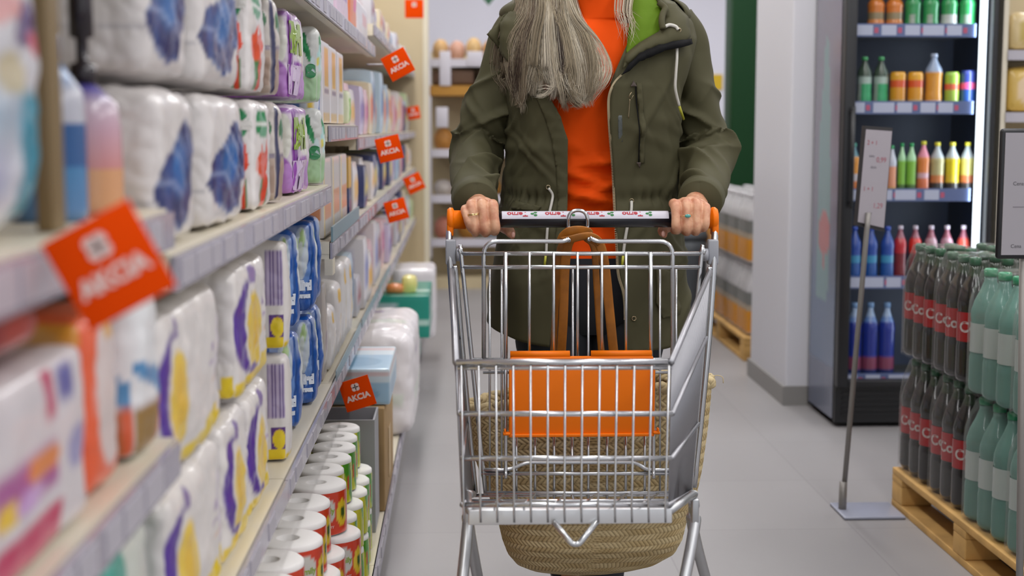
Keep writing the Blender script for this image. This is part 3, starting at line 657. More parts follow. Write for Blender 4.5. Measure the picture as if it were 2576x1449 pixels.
# ================================================================ shopping cart
YR, YF, YH = 2.98, 2.44, 3.10
cart = thing('shopping_cart', 'chrome wire shopping cart with orange child seat flap and handle ends', 'shopping cart', (0, 0, 0))
def wires(name, lst, par=cart, m=M_chrome, label=None):
    b = MB()
    for pts, r in lst: b.tube(pts, r, 8)
    o = b.build(name, m, par)
    if label: o['label'] = label
    return o
R = lambda *p: [W(x, y, YR) for x, y in p]
Fp = lambda *p: [W(x, y, YF) for x, y in p]
rw, rt = .0031, .0046
g = []
g += [(R((1160, 638), (1765, 638)), rt), (R((1160, 672), (1763, 672)), rt), (R((1182, 905), (1712, 905)), rt)]
g += [(roundpath(R((1217, 905), (1217, 607), (1420, 607), (1432, 600)), .03), .0047), (roundpath(R((1692, 905), (1692, 607), (1500, 607), (1484, 598)), .03), .0047)]
for x in (1272, 1332, 1393, 1453, 1514, 1575, 1637): g.append(([W(x, 634, YR - .007), W(x, 908, YR - .007)], rw if x not in (1272, 1637) else rt))
for x in (1232, 1262, 1441, 1480, 1660, 1701): g.append(([W(x, 675, YR + .012), W(x, 1245, YR + .012)], .0025))
g += [(catmull(R((1155, 628), (1160, 640), (1163, 668), (1222, 1245)), 14), rt), (catmull(R((1773, 628), (1768, 640), (1762, 668), (1706, 1245)), 14), rt)]
wires('rear_gate', g)
# child seat
s = []
s += [(R((1215, 937), (1706, 937)), rw), (roundpath(R((1213, 1182), (1283, 1182), (1322, 1163), (1600, 1163), (1626, 1182), (1708, 1182)), .02), .0045), (R((1210, 1191), (1705, 1191)), rt), (R((1217, 1240), (1703, 1240)), rt)]
for x in (1299, 1346, 1394, 1480, 1527, 1574, 1622): s.append(([W(x, 1085, YR + .006), W(x, 1266, YR + .006)], rw))
s.append((roundpath([W(1439, 1085, YR + .006), W(1439, 1262, YR + .006), W(1480, 1262, YR + .006)], .02), rw))
for x in (1272, 1644): s.append((catmull([W(x, 900, YR - .004), W(x, 1150, YR - .004), W(x, 1196, YR - .012), W(x + 1, 1200, YR - .002)], 12), .0042))
wires('child_seat_frame', s)
b = MB()
a, c = W(1283, 892, YR - .016), W(1641, 1092, YR - .016)
b.bbox((a.x, YR - .022, c.z), (c.x, YR - .012, a.z - .004), .004)
for x0_, x1_ in ((1283, 1432), (1485, 1637)):
    b.tube([Vector((W(x0_, 894, YR).x, YR - .014, a.z)), Vector((W(x1_, 894, YR).x, YR - .014, a.z))], .0075, 14)
for i in (1283, 1641):                              # raised rim and small hooks
    X = W(i, 900, YR).x; b.bbox((X - .003, YR - .027, c.z), (X + .003, YR - .012, a.z - .03), .002)
b.bbox((a.x - .003, YR - .027, c.z - .003), (c.x + .003, YR - .012, c.z + .004), .002)
for X, sg in ((a.x, -1), (c.x, 1)):
    b.bbox((min(X, X + sg * .015), YR - .03, c.z + .002), (max(X, X + sg * .015), YR - .014, c.z + .008), .002); b.bbox((X + sg * .011 - .002, YR - .03, c.z + .002), (X + sg * .011 + .002, YR - .014, c.z + .015), .002)
b.build('child_seat_flap', M_orange, cart)['label'] = 'orange plastic seat flap'
# front panel
f_ = []
f_ += [(roundpath([W(1147, 912, YF), W(1680, 911, YF)], .01), .0058), (Fp((1150, 926), (1690, 925)), .0036)]
for y, xa, xb in ((1041, 1155, 1692), (1153, 1162, 1690), (1270, 1163, 1682)): f_.append((Fp((xa, y), (xb, y)), .0048))
for i in range(13):
    xt = 1160 + i * 43.6; xb = 1166 + i * 42.3
    f_.append(([W(xt, 920, YF - .006), W(xb, 1270, YF - .006), W(xb + 1, 1314, YF - .002)], .0021))
wires('front_panel', f_)
# side panels: rails from front to rear, many thin uprights
def side(rails, nv, nm):
    L = []
    for (fx, fy), (rx, ry), r in rails: L.append(([W(fx, fy, YF), W(rx, ry, YR + .03)], r))
    (a0, b0, _), (a1, b1, _) = rails[0], rails[-1]
    for i in range(nv):
        t = (i + .5) / nv; A = W(*a0, YF).lerp(W(*b0, YR + .03), t); B = W(*a1, YF).lerp(W(*b1, YR + .03), t); L.append(([A, B], .0021))
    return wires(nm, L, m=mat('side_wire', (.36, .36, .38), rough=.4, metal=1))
side([((1688, 912), (1786, 684), .0062), ((1692, 1041), (1777, 850), .0045), ((1690, 1153), (1757, 1066), .0045), ((1682, 1270), (1738, 1236), .005)], 30, 'side_panel')
side([((1147, 912), (1137, 680), .0062), ((1155, 1041), (1150, 850), .0045), ((1162, 1153), (1172, 1066), .0045), ((1163, 1270), (1190, 1240), .005)], 30, 'side_panel')
# basket floor
L = []
for i in range(8):
    t = i / 7; L.append(([W(1166, 1272, YF).lerp(W(1682, 1272, YF), t), W(1192, 1242, YR + .02).lerp(W(1736, 1240, YR + .02), t)], .0022))
for t in (.5, 1): L.append(([W(1166, 1272, YF).lerp(W(1192, 1242, YR + .02), t) - Vector((0, 0, .004)), W(1682, 1272, YF).lerp(W(1736, 1240, YR + .02), t) - Vector((0, 0, .004))], .004))
wires('basket_floor', L)
# rear uprights from handle to frame
u = []
u.append((catmull([W(1132, 560, YH), W(1131, 575, YH - .012), W(1130, 600, YH - .02), W(1133, 670, YH - .04), W(1150, 900, YR + .06), W(1183, 1230, YR + .06)], 30), .0075))
u.append((catmull([W(1797, 560, YH), W(1799, 575, YH - .012), W(1798, 600, YH - .02), W(1795, 670, YH - .04), W(1778, 900, YR + .06), W(1745, 1225, YR + .06)], 30), .0075))
u.append((catmull([W(1143, 672, YR + .03), W(1147, 690, YR + .03), W(1165, 900, YR + .03), W(1196, 1240, YR + .03)], 16), .0055))
u.append((catmull([W(1788, 672, YR + .03), W(1782, 700, YR + .03), W(1766, 900, YR + .03), W(1736, 1240, YR + .03)], 16), .0055))
for k_, nm in zip(u, ('rear_upright', 'rear_upright', 'side_edge', 'side_edge')): wires(nm, [k_])
for (x, sg) in ((1134, 1), (1793, -1)):
    b = MB(); p = W(x, 602, YH - .03); q = W(x + sg * 3, 667, YH - .045)
    b.bbox((p.x - .0115, p.y - .013, q.z), (p.x + .0115, p.y + .013, p.z), .004)
    b.tube([Vector((p.x + sg * .012, p.y - .008, W(x, 640, YH - .03).z)), Vector((p.x + sg * .023, p.y - .008, W(x, 640, YH - .03).z))], .014, 16)
    b.build('pivot_clip', M_grey, cart)['label'] = 'grey plastic pivot clip'
# handle
zh = W(1460, 552, YH).z; xa, xb = W(1150, 552, YH).x, W(1780, 552, YH).x; HR = .0178
b = MB(); b.lathe([(HR, xa), (HR, xb)], 32, (0, YH, zh), 'x'); hb = b.build('handle_bar', mat('handle_black', '#1b1c22', rough=.3, coat=.2), cart)
b = MB(); r2 = HR + .0007; ang = [math.radians(a) for a in np.linspace(8, 112, 12)]   # 0 = front, 90 = up
X0, X1 = W(1262, 540, YH).x, W(1680, 540, YH).x
b.col = lin('#cfccd6'); b.grid([[Vector((X, YH - r2 * math.cos(a), zh + r2 * math.sin(a))) for X in (X0, X1)] for a in ang])
def onbar(xc, a0, rr=r2 + .0004):
    return lambda x, y: Vector((xc - x, YH - rr * math.cos(a0 - y / rr), zh + rr * math.sin(a0 - y / rr)))
aw = math.radians(46)
for i, pxc in enumerate((1301, 1396, 1493, 1589)):
    xc = W(pxc, 540, YH).x
    b.col = lin('#b03a44'); b.text('Terno', .0178, onbar(xc, aw), bold=.0006)
    b.col = lin('#3c7a48')
    for q in range(3):
        fn = onbar(xc + .037, aw); cx, cy = .0045 * math.cos(2.1 * q), .0045 * math.sin(2.1 * q)
        b.add([fn(cx + .004 * math.cos(k * PI / 5), cy + .003 * math.sin(k * PI / 5)) for k in range(10)], [tuple(range(10))])
b.build('handle_label', M_gloss, hb)['label'] = 'white handle label with red lettering'
for sg, x_out, x_in in ((-1, 1124, 1172), (1, 1805, 1762)):
    X, X2 = W(x_out, 552, YH).x, W(x_in, 552, YH).x; b = MB()
    b.lathe([(.010, X), (.0225, X + .001 * -sg), (.0265, X - sg * .006), (.0265, X - sg * .012), (.0245, X - sg * .014), (.0205, X - sg * .016), (.0205, X2)], 32, (0, YH, zh), 'x')
    b.bbox((X - .0145 if sg > 0 else X + .0, YH - .022, zh - .036), (X - .0 if sg > 0 else X + .0145, YH + .01, zh), .005)
    b.build('handle_end', M_orange, cart)['label'] = 'orange handle end'
# bag hook in front of the handle
hk = catmull([W(1431, 606, YR + .02), W(1431, 580, YH - .035), W(1430, 550, YH - .035), W(1438, 534, YH - .035), W(1454, 529, YH - .035), W(1470, 534, YH - .035), W(1478, 550, YH - .035), W(1478, 580, YH - .035), W(1482, 604, YR + .02)], 40)
wires('bag_hook', [(hk, .0042)])
# lower carriage
b = MB(); a, c = W(1178, 1282, 2.47), W(1690, 1315, 2.47); b.bbox((a.x, 2.466, c.z), (c.x, 2.472, a.z), .002); b.bbox((a.x, 2.47, a.z - .003), (c.x, 2.51, a.z), .001)
b.build('cross_plate', mat('bright_zinc', (.78, .79, .8), rough=.42, metal=1), cart)
wires('coin_loop', [(roundpath([W(1392, 1312, 2.46), W(1440, 1369, 2.45), W(1456, 1369, 2.45), W(1502, 1312, 2.46)], .02), .0055)])
def leg(top, a, b_, nm='leg'):
    """inverted U tube: front foot a, rear foot b_ (world x, y, z)"""
    T = W(*top, 2.62); m = MB()
    pts = catmull([Vector(a), Vector(a).lerp(T + Vector((0, -.02, -.02)), .75), T + Vector((0, -.012, -.006)), T, T + Vector((0, .02, -.006)), Vector(b_).lerp(T + Vector((0, .03, -.02)), .75), Vector(b_)], 44)
    m.tube(pts, .0112, 14); o = m.build(nm, M_dull, cart); return o
LG = []
for (tx, dxf, dxr) in ((1177, -.05, .045), (1745, -.125, .125)):
    T = W(tx, 1308, 2.62); sgn = -1 if tx < 1400 else 1
    fa = (T.x + dxf * (1 if sgn > 0 else 1), 2.36, .13); ra = (T.x + dxr, 3.0, .13)
    leg((tx, 1308), fa, ra); LG += [fa, ra]
    m = MB(); m.bbox((T.x - .007, 2.60, T.z - .006), (T.x + .007, 2.645, T.z + .045), .003); m.tube([T + Vector((-.010, 0, .03)), T + Vector((.010, 0, .03))], .006, 10); m.build('leg_bracket', M_dull, cart)
    m = MB(); m.tube([T + Vector((0, 0, .05)), W(1190 if sgn < 0 else 1738, 1243, YR + .03)], .008, 10); m.tube([T + Vector((0, 0, .05)), W(1180 if sgn < 0 else 1685, 1285, 2.47)], .007, 10); m.build('frame_rail', M_dull, cart)
for (x, y, z) in LG:
    m = MB(); m.bbox((x - .02, y - .025, .085), (x + .02, y + .025, .135), .006); m.box((x - .02, y - .012, .04), (x - .016, y + .012, .09)); m.box((x + .016, y - .012, .04), (x + .02, y + .012, .09)); fk = m.build('caster_fork', M_dull, cart)
    m = MB(); m.lathe([(.02, x - .014), (.058, x - .012), (.06, x - .008), (.06, x + .008), (.058, x + .012), (.02, x + .014)], 24, (0, y, .06), 'x'); m.build('wheel', mat('grey_rubber', '#3f4145', rough=.7), fk)
# ================================================================ straw bag hanging from the hook
YB = 3.17
bag = thing('straw_bag', 'woven straw basket bag hanging from the cart hook by leather straps', 'bag', (0, 0, 0))
lv = [(985, 1168, 1786), (1020, 1168, 1784), (1090, 1184, 1776), (1180, 1213, 1762), (1240, 1234, 1748), (1310, 1257, 1722), (1350, 1266, 1712), (1385, 1279, 1694), (1410, 1300, 1650), (1428, 1335, 1600), (1437, 1390, 1545), (1441, 1440, 1480)]
NU, NV = 560, 250
def bag_pt(u, v, off=0):
    py = 985 + (1441 - 985) * v; py_ = [l[0] for l in lv]
    t = v; l = interp(py_, [q[1] for q in lv], py); r = interp(py_, [q[2] for q in lv], py)
    cx = (W(l, py, YB).x + W(r, py, YB).x) / 2; a = (W(r, py, YB).x - W(l, py, YB).x) / 2 + off; b_ = interp([0, .5, .8, .93, 1], [.085, .125, .12, .085, .02], v) + off
    c, s = math.cos(u), math.sin(u); k = 2 / 2.4
    x = cx + a * math.copysign(abs(c) ** k, c); y = YB + b_ * math.copysign(abs(s) ** k, s)
    z = W(1470, py, YB).z
    z += (1 - v) ** 2 * (.030 * (x - cx) / .27 - .008 * math.cos(2 * u))
    return Vector((x, y, z))
P = []; C = []
c1, c2, c3 = np.array(lin('#ccb88c')), np.array(lin('#ae9564')), np.array(lin('#5f4a28'))
cum = [bag_pt(2 * PI * j / NU, .55) for j in range(NU)]; per = [0]
for j in range(1, NU): per.append(per[-1] + (cum[j] - cum[j - 1]).length)
TOT = per[-1] + (cum[0] - cum[-1]).length; NCH = round(TOT / .0115)
for i in range(NV + 1):
    v = i / NV; row = []; rc = []
    band = v * 32.0; bi = int(band); bf = band - bi
    for j in range(NU):
        ph = per[j] / TOT * NCH + 1.15 * (bf if bi % 2 else 1 - bf); ch = ph % 1.0
        e = min(ch, 1 - ch); hgt = min(1, e * 4.5) * (min(1, bf * 6, (1 - bf) * 6) * .45 + .55)
        k = int(ph) + bi * 37
        tone = .5 + .5 * math.sin(k * 12.9898) ; big = noise.noise(Vector((per[j] * 6, v * 5, 2))) * .25
        cc = c2 + (c1 - c2) * max(0, min(1, tone * .8 + big + .2)); cc = c3 + (cc - c3) * min(1, .25 + hgt * .9)
        row.append(bag_pt(2 * PI * j / NU, v, hgt * .0028)); rc.append(tuple(cc))
    P.append(row); C.append(rc)
m = MB(); m.grid(P, True, C)
IN = [[bag_pt(2 * PI * j / 80, v, -.006) for j in range(80)] for v in np.linspace(0, .96, 24)]
m.col = tuple(c2); m.grid([r[::-1] for r in IN], True)
m.build('woven_body', mat('straw', attr=True, rough=.75), bag)
m = MB(); rp = [bag_pt(2 * PI * j / 240, 0) for j in range(241)]
for q in range(3):                                   # plaited rim
    m.col = tuple(c1 * (.9 + .1 * q)); m.tube([p + Vector((0, 0, .008 * math.cos(j * .42 + q * 2.09))) + (p - Vector((rp[60].x, YB, p.z))).normalized() * .006 * math.sin(j * .84 + q * 2.09) for j, p in enumerate(rp)], .0075, 7, caps=False)
m.build('plaited_rim', mat('straw', attr=True), bag)
m = MB(); k = bag_pt(0, 0); m.sphere(k, .008, 10); m.tube(catmull([k, k + Vector((.012, 0, .012)), k + Vector((.028, 0, .008)), k + Vector((.03, 0, -.006))], 10), .001, 5); m.col = tuple(c1); m.build('straw_end', mat('straw_plain', '#ccb88c', rough=.8), bag)
M_leather = mat('tan_leather', '#b06c1e', rough=.45, var=(26, .45), bump=(180, .25, .001))
def strap(name, pts, w=.0125, th=.0016):
    m = MB(); m.tube(catmull(pts, 30), 1, 10, flat=(th, w), up0=(0, -1, 0)); return m.build(name, M_leather, bag)
strap('strap', [W(1440, 596, 3.03), W(1428, 620, 3.045), W(1421, 680, 3.055), W(1417, 800, 3.065), W(1411, 900, 3.075), W(1405, 1010, 3.08)], .0105, .0014)
strap('strap', [W(1480, 594, 3.03), W(1509, 616, 3.04), W(1523, 680, 3.05), W(1533, 780, 3.06), W(1545, 900, 3.07), W(1556, 1010, 3.08)], .0112, .0014)
strap('strap', [W(1444, 596, 3.05), W(1410, 624, 3.10), W(1402, 700, 3.16), W(1396, 800, 3.2), W(1391, 900, 3.23), W(1386, 990, 3.25)], .0085, .0014)
strap('strap', [W(1474, 596, 3.05), W(1494, 620, 3.10), W(1500, 700, 3.16), W(1506, 800, 3.2), W(1514, 900, 3.23), W(1522, 990, 3.25)], .0095, .0014)
m = MB()
m.tube(catmull([W(1414, 608, 3.03), W(1421, 594, 3.024), W(1436, 584, 3.018), W(1458, 582, 3.02), W(1476, 586, 3.035), W(1484, 594, 3.06)], 24), 1, 12, flat=(.0018, .0125), up0=(0, -1, .2))
m.tube(catmull([W(1412, 606, 3.018), W(1436, 602, 3.010), W(1460, 596, 3.008), W(1482, 594, 3.012), W(1498, 600, 3.02), W(1510, 611, 3.035)], 24), 1, 12, flat=(.0018, .0085), up0=(0, -1, -.3))
m.build('strap_knot', M_leather, bag)
# ================================================================ the shopper
person = thing('person', 'woman in an olive hooded jacket and orange turtleneck pushing the cart', 'person', (W(1480, 600, 3.47).x, 3.47, 0))
POFF = Vector(person.location)
def pb(mb, name, m, par=person, **k):
    """build a part given in world space under a parent that stands at the person's base"""
    mb.v = [tuple(Vector(p) - POFF) for p in mb.v]
    return mb.build(name, m, par, **k)
def pxz(px, py, Y): return W(px, py, Y)
YC = 3.47
# ---------------------------------------------------------------- body: one continuous surface (voxel-joined)
skin = bpy.data.materials.new('skin'); skin.use_nodes = True; nt = skin.node_tree; b = nt.nodes['Principled BSDF']
t = nt.nodes.new('ShaderNodeTexCoord'); n1 = nt.nodes.new('ShaderNodeTexNoise'); n1.inputs['Scale'].default_value = 45; n1.inputs['Detail'].default_value = 6
cr = nt.nodes.new('ShaderNodeValToRGB'); cr.color_ramp.elements[0].color = (*lin('#bd7c5e'), 1); cr.color_ramp.elements[1].color = (*lin('#d8a583'), 1); cr.color_ramp.elements[0].position = .35; cr.color_ramp.elements[1].position = .62
nt.links.new(t.outputs['Object'], n1.inputs['Vector']); nt.links.new(n1.outputs['Fac'], cr.inputs[0]); nt.links.new(cr.outputs[0], b.inputs['Base Color'])
n2 = nt.nodes.new('ShaderNodeTexNoise'); n2.inputs['Scale'].default_value = 260; n2.inputs['Detail'].default_value = 3; bp = nt.nodes.new('ShaderNodeBump'); bp.inputs['Strength'].default_value = .25; bp.inputs['Distance'].default_value = .0006
nt.links.new(t.outputs['Object'], n2.inputs['Vector']); nt.links.new(n2.outputs['Fac'], bp.inputs['Height']); nt.links.new(bp.outputs[0], b.inputs['Normal'])
b.inputs['Roughness'].default_value = .5; b.inputs['Subsurface Weight'].default_value = .15; b.inputs['Subsurface Radius'].default_value = (.01, .004, .002); b.inputs['Subsurface Scale'].default_value = .6
B = MB()
def limb(pts, rad, n=24, seg=16): B.tube(catmull(pts, n), [interp(np.linspace(0, 1, len(rad)), rad, i / (n - 1)) for i in range(n)], seg); B.sphere(pts[0], rad[0], 12); B.sphere(pts[-1], rad[-1], 12)
cx = W(1487, 320, YC).x
limb([(cx, YC, .86), (cx, YC, 1.05), (cx, YC, 1.22), (cx, YC, 1.36), (cx, YC, 1.43)], [.085, .06, .07, .075, .06])
LEGS = [[(cx - .088, YC, W(1480, 760, YC).z), (cx - .085, YC - .02, .66), (cx - .06, YC - .04, .48), (cx - .045, YC + .04, .25), (cx - .04, YC + .1, .085)], [(cx + .088, YC, W(1480, 760, YC).z), (cx + .082, YC - .02, .66), (cx + .05, YC - .05, .48), (cx + .03, YC - .03, .25), (cx + .03, YC - .04, .085)]]
for L in LEGS: limb([(cx + (L[0][0] - cx) * .6, YC, .98)] + L, [.06, .07, .07, .05, .042, .035]); limb([L[-1], (L[-1][0], L[-1][1] - .11, .045)], [.033, .026])
hc = Vector((cx - .01, YC - .03, 1.64))
limb([(cx, YC, 1.42), (cx - .004, YC - .012, 1.56)], [.056, .052])
B.sphere(hc + Vector((0, .012, .035)), .082, 20, (.92, 1.12, 1.05)); B.sphere(hc + Vector((0, -.03, -.035)), .058, 16, (.98, 1, 1.15)); B.sphere(hc + Vector((0, -.055, -.085)), .026, 12)
limb([hc + Vector((0, -.083, .03)), hc + Vector((0, -.105, -.012))], [.009, .014], 6, 10)
for sg in (-1, 1): B.sphere(hc + Vector((sg * .078, .015, .0)), .028, 10, (.3, .7, 1)); B.sphere(hc + Vector((sg * .04, -.055, -.02)), .03, 10)
B.sphere(hc + Vector((0, -.088, -.048)), .014, 10, (1.7, .6, .45))
def hand(px_k, py_k, fing, wrist, elbow, shoulder, thumb, sgn):
    """knuckles over the bar, fingers wrapped down its front, thumb underneath"""
    for (kx, ky, mx_, my, tx, ty, ty_r, r) in fing:
        K = Vector((W(kx, ky, YH - .018).x, YH - .012, W(kx, ky, YH - .018).z - .010)); Pp = Vector((W(mx_, my, YH - .034).x, YH - .0335, W(mx_, my, YH - .034).z + .009))
        D = Vector((W(tx, ty, YH - .02).x, YH - .012, min(Pp.z - .006, W(tx, ty, YH).z + .007))); Tt = Vector((D.x + sgn * .002, YH + .016, zh - .0265))
        mid = K.lerp(Pp, .5) + Vector((0, -.006, 0))
        kn = K + Vector((0, -.004, .001))
        pts = [Wr_(wrist, K), kn, mid, Pp, Pp.lerp(D, .55) + Vector((0, -.003, -.003)), D, Tt]
        path = catmull([kn + Vector((0, .03, .004)), kn, mid, Pp, Pp.lerp(D, .5) + Vector((0, -.004, -.004)), D, Tt], 36)
        rad = [interp([0, .17, .33, .5, .66, .83, 1], [r * 1.08, r * 1.12, r * .96, r * 1.03, r * .92, r * .92, r * .78], i / 35) for i in range(36)]
        B.tube(path, rad, 14); B.sphere(Tt, r * .78, 12); B.sphere(kn + Vector((0, .002, .0015)), r * 1.16, 12)
        B.tube(catmull([kn + Vector((0, .004, -.002)), kn.lerp(Vector(wrist), .5) + Vector((0, 0, .002)), Vector(wrist) + Vector((0, 0, 0))], 14), [r * 1.25 + .004 * i / 13 for i in range(14)], 12)
    kk = [Vector((W(f[0], f[1], YH - .018).x, YH + .012, W(f[0], f[1], YH).z - .017)) for f in fing]
    for a_, b_ in zip(kk[:-1], kk[1:]): B.tube([a_, b_], .0125, 10)
    w = Vector(wrist); B.sphere(w, .027, 14, (1.1, .9, .75))
    limb([w, w.lerp(Vector(elbow), .5), Vector(elbow)], [.025, .026, .029]); limb([Vector(elbow), Vector(shoulder)], [.032, .034])
    limb([Vector(shoulder), (cx + (Vector(shoulder).x - cx) * .3, YC, 1.43)], [.034, .05])
    tb = [Vector(p) for p in thumb]; B.tube(catmull(tb, 20), [interp([0, .4, .7, .9, 1], [.015, .0125, .0118, .0105, .007], i / 19) for i in range(20)], 12); B.sphere(tb[-1], .007, 10)
def Wr_(w, K): return Vector(w)
def p3(px, py, Y): return tuple(W(px, py, Y))
HL = [(1170, 521, 1178, 570, 1190, 586, 0, .0088), (1186, 509, 1193, 584, 1197, 592, 0, .0102), (1213, 507, 1219, 585, 1222, 592, 0, .0112), (1240, 510, 1246, 582, 1243, 588, 0, .0113)]
HRt = [(1700, 508, 1701, 578, 1704, 586, 0, .0108), (1726, 504, 1728, 582, 1728, 590, 0, .0106), (1752, 505, 1752, 582, 1750, 590, 0, .0102), (1777, 513, 1775, 574, 1768, 582, 0, .009)]
elL, shL = p3(1196, 392, 3.5), p3(1290, 90, 3.5)
elR, shR = p3(1776, 392, 3.5), p3(1722, 90, 3.5)
hand(0, 0, HL, p3(1203, 512, 3.19), elL, shL, [p3(1236, 540, 3.16), p3(1262, 568, 3.15), p3(1280, 580, 3.125), p3(1289, 594, 3.112)], 1)
hand(0, 0, HRt, p3(1749, 512, 3.19), elR, shR, [p3(1712, 540, 3.16), p3(1688, 566, 3.15), p3(1668, 578, 3.125), p3(1671, 592, 3.112)], -1)
tmp = pb(B, 'body_raw', skin, None); md = tmp.modifiers.new('r', 'REMESH'); md.mode = 'VOXEL'; md.voxel_size = .0021; md.use_smooth_shade = True
s_ = tmp.modifiers.new('s', 'SMOOTH'); s_.iterations = 4; s_.factor = .5
me = bpy.data.meshes.new_from_object(tmp.evaluated_get(bpy.context.evaluated_depsgraph_get())); bpy.data.objects.remove(tmp)
me.materials.clear(); me.materials.append(skin); body = bpy.data.objects.new('body', me); COL.objects.link(body); body.parent = person
for q in me.polygons: q.use_smooth = True
M_nail = mat('fingernail', '#d9a493', rough=.25, coat=.4)
for (px, py, dx) in ((1291, 590, 1), (1668, 588, -1)):
    m = MB(); c = W(px, py, 3.105); m.sphere(c + Vector((0, -.001, 0)), .0062, 12, (.75, .5, 1.15)); pb(m, 'thumbnail', M_nail)
for sg in (-1, 1):
    m = MB(); m.sphere(hc + Vector((sg * .032, -.072, .012)), .0125, 12); o = pb(m, 'eye', mat('eye_white', '#e6e2de', rough=.2)); m = MB(); m.sphere(hc + Vector((sg * .032, -.0805, .012)), .0055, 10, (1, .8, 1)); pb(m, 'iris', mat('iris', '#4a5a5c', rough=.2), o)
m = MB(); m.sphere(hc + Vector((0, -.0905, -.047)), .011, 10, (1.9, .55, .5)); pb(m, 'lips', mat('lips', '#b0625a', rough=.4))
M_gold = mat('gold', (.83, .62, .3), rough=.25, metal=1)
def ring(cx_, cy_, r, name, stone=None):
    m = MB(); c = W(cx_, cy_, YH - .04); c.y = YH - .0335
    for dz in ((0, .0022) if not stone else (0,)): m.tube([c + Vector((r * math.cos(a), r * math.sin(a), dz + .0012 * math.cos(a))) for a in np.linspace(0, 2 * PI, 30)], .0011, 8)
    o = pb(m, name, M_gold)
    if stone: m = MB(); m.sphere(c + Vector((.002, -r, 0)), .005, 12, (1.35, .5, .8)); pb(m, 'gemstone', mat('turquoise_stone', '#4fa39a', rough=.2, coat=.5), o)
ring(1191, 541, .0112, 'finger_ring'); ring(1727, 543, .0114, 'finger_ring', True)
# ---------------------------------------------------------------- sweater
M_sweat = mat('orange_jersey', '#ec5000', rough=.8, spec=.2, bump=(120, .12, .0006))
def loft(levels, seg, fold=None, pw=2.5, a0=0, a1=2 * PI, closed=True):
    """levels: (z, cx, cy, a, bFront, bBack)"""
    P = []
    for (z, x, y, a, bf, bb) in levels:
        row = []
        for k in range(seg if closed else seg + 1):
            t = a0 + (a1 - a0) * k / seg; c, s = math.cos(t), math.sin(t); b_ = bf if s < 0 else bb
            p = Vector((x + a * math.copysign(abs(c) ** (2 / pw), c), y + b_ * math.copysign(abs(s) ** (2 / pw), s), z))
            if fold: p += Vector((c, s, 0)) * fold(p, t)
            row.append(p)
        P.append(row)
    return P
def Z(py, Y=YC): return W(1480, py, Y).z
def gau(d, w): return math.exp(-(d / w) ** 2)
def ridge(d, w): return math.exp(-abs(d) / w)
def swfold(p, t):
    n = noise.noise(Vector((p.x * 6, 1, p.z * 26))) * .004
    for (x, z, k, w, a) in ((cx + .02, Z(404), .12, .012, .024), (cx - .04, Z(440), -.3, .012, .024), (cx + .03, Z(462), .4, .010, .022), (cx - .01, Z(492), -.25, .012, .024), (cx + .06, Z(425), -.5, .010, .012), (cx - .05, Z(515), .35, .012, .014), (cx - .03, Z(560), .2, .012, .006), (cx + .02, Z(600), -.25, .012, .006)):
        n += a * gau((p.z - z) - k * (p.x - x), w) * math.exp(-((p.x - x) / .1) ** 2) - a * .1
    return n * (1 if p.z < 1.3 else max(0, 1 - (p.z - 1.3) / .1))
sl = [(Z(662), cx, YC, .16, .118, .12), (Z(640), cx, YC, .162, .12, .12), (Z(520), cx, YC, .15, .105, .11), (Z(420), cx, YC, .15, .108, .11), (Z(320), cx, YC, .16, .13, .11), (Z(230), cx, YC, .168, .142, .11), (Z(150), cx, YC, .165, .128, .11), (Z(90), cx, YC, .145, .105, .1), (Z(60), cx, YC, .085, .085, .085), (Z(48), cx + .012, YC - .012, .070, .072, .07), (Z(20), cx + .012, YC - .014, .066, .070, .066), (Z(-25), cx + .01, YC - .016, .063, .068, .064), (Z(-60), cx + .01, YC - .018, .062, .067, .064), (Z(-64), cx + .01, YC - .018, .056, .06, .058)]
def densify(L, n):
    t = np.linspace(0, len(L) - 1, n); A = np.array(L); return [tuple(np.interp(t_, range(len(L)), A[:, k]) for k in range(A.shape[1])) for t_ in t]
def smoothL(L, n):
    out = catmull([Vector(l[:3]) for l in L], n); o2 = catmull([Vector(l[3:6]) for l in L], n)
    return [(a[0], a[1], a[2], b_[0], b_[1], b_[2]) for a, b_ in zip(out, o2)]
m = MB(); m.grid(loft(smoothL(sl, 130), 110, swfold), True); pb(m, 'sweater', M_sweat)['label'] = 'orange turtleneck jumper'
# ---------------------------------------------------------------- jeans and shoes
M_jean = mat('dark_denim', '#22252c', rough=.85, bump=(200, .2, .0006))
M_jean2 = mat('grey_denim', '#33353b', rough=.85)
m = MB(); m.grid(loft([(Z(640), cx, YC, .165, .115, .12), (Z(720), cx, YC, .185, .115, .125), (Z(790), cx, YC, .19, .11, .12), (Z(830), cx, YC, .17, .09, .1)], 60), True)
for L in LEGS: m.tube(catmull(L, 40), [interp([0, .25, .5, .75, 1], [.10, .094, .07, .062, .055], i / 39) + .002 * math.sin(i * 1.1) for i in range(40)], 28)
pb(m, 'jeans', M_jean, smooth_angle=1.2)
for L in LEGS:
    e = L[-1]; m = MB(); m.bbox((e[0] - .045, e[1] - .17, .002), (e[0] + .045, e[1] + .075, .03), .012); m.tube(catmull([(e[0], e[1] + .01, .12), (e[0], e[1], .07), (e[0], e[1] - .06, .045), (e[0], e[1] - .13, .04)], 14), [.058, .056, .054, .052, .05, .048, .046, .044, .043, .042, .04, .038, .035, .03], 16); pb(m, 'shoe', mat('black_boot', '#15151a', rough=.4))
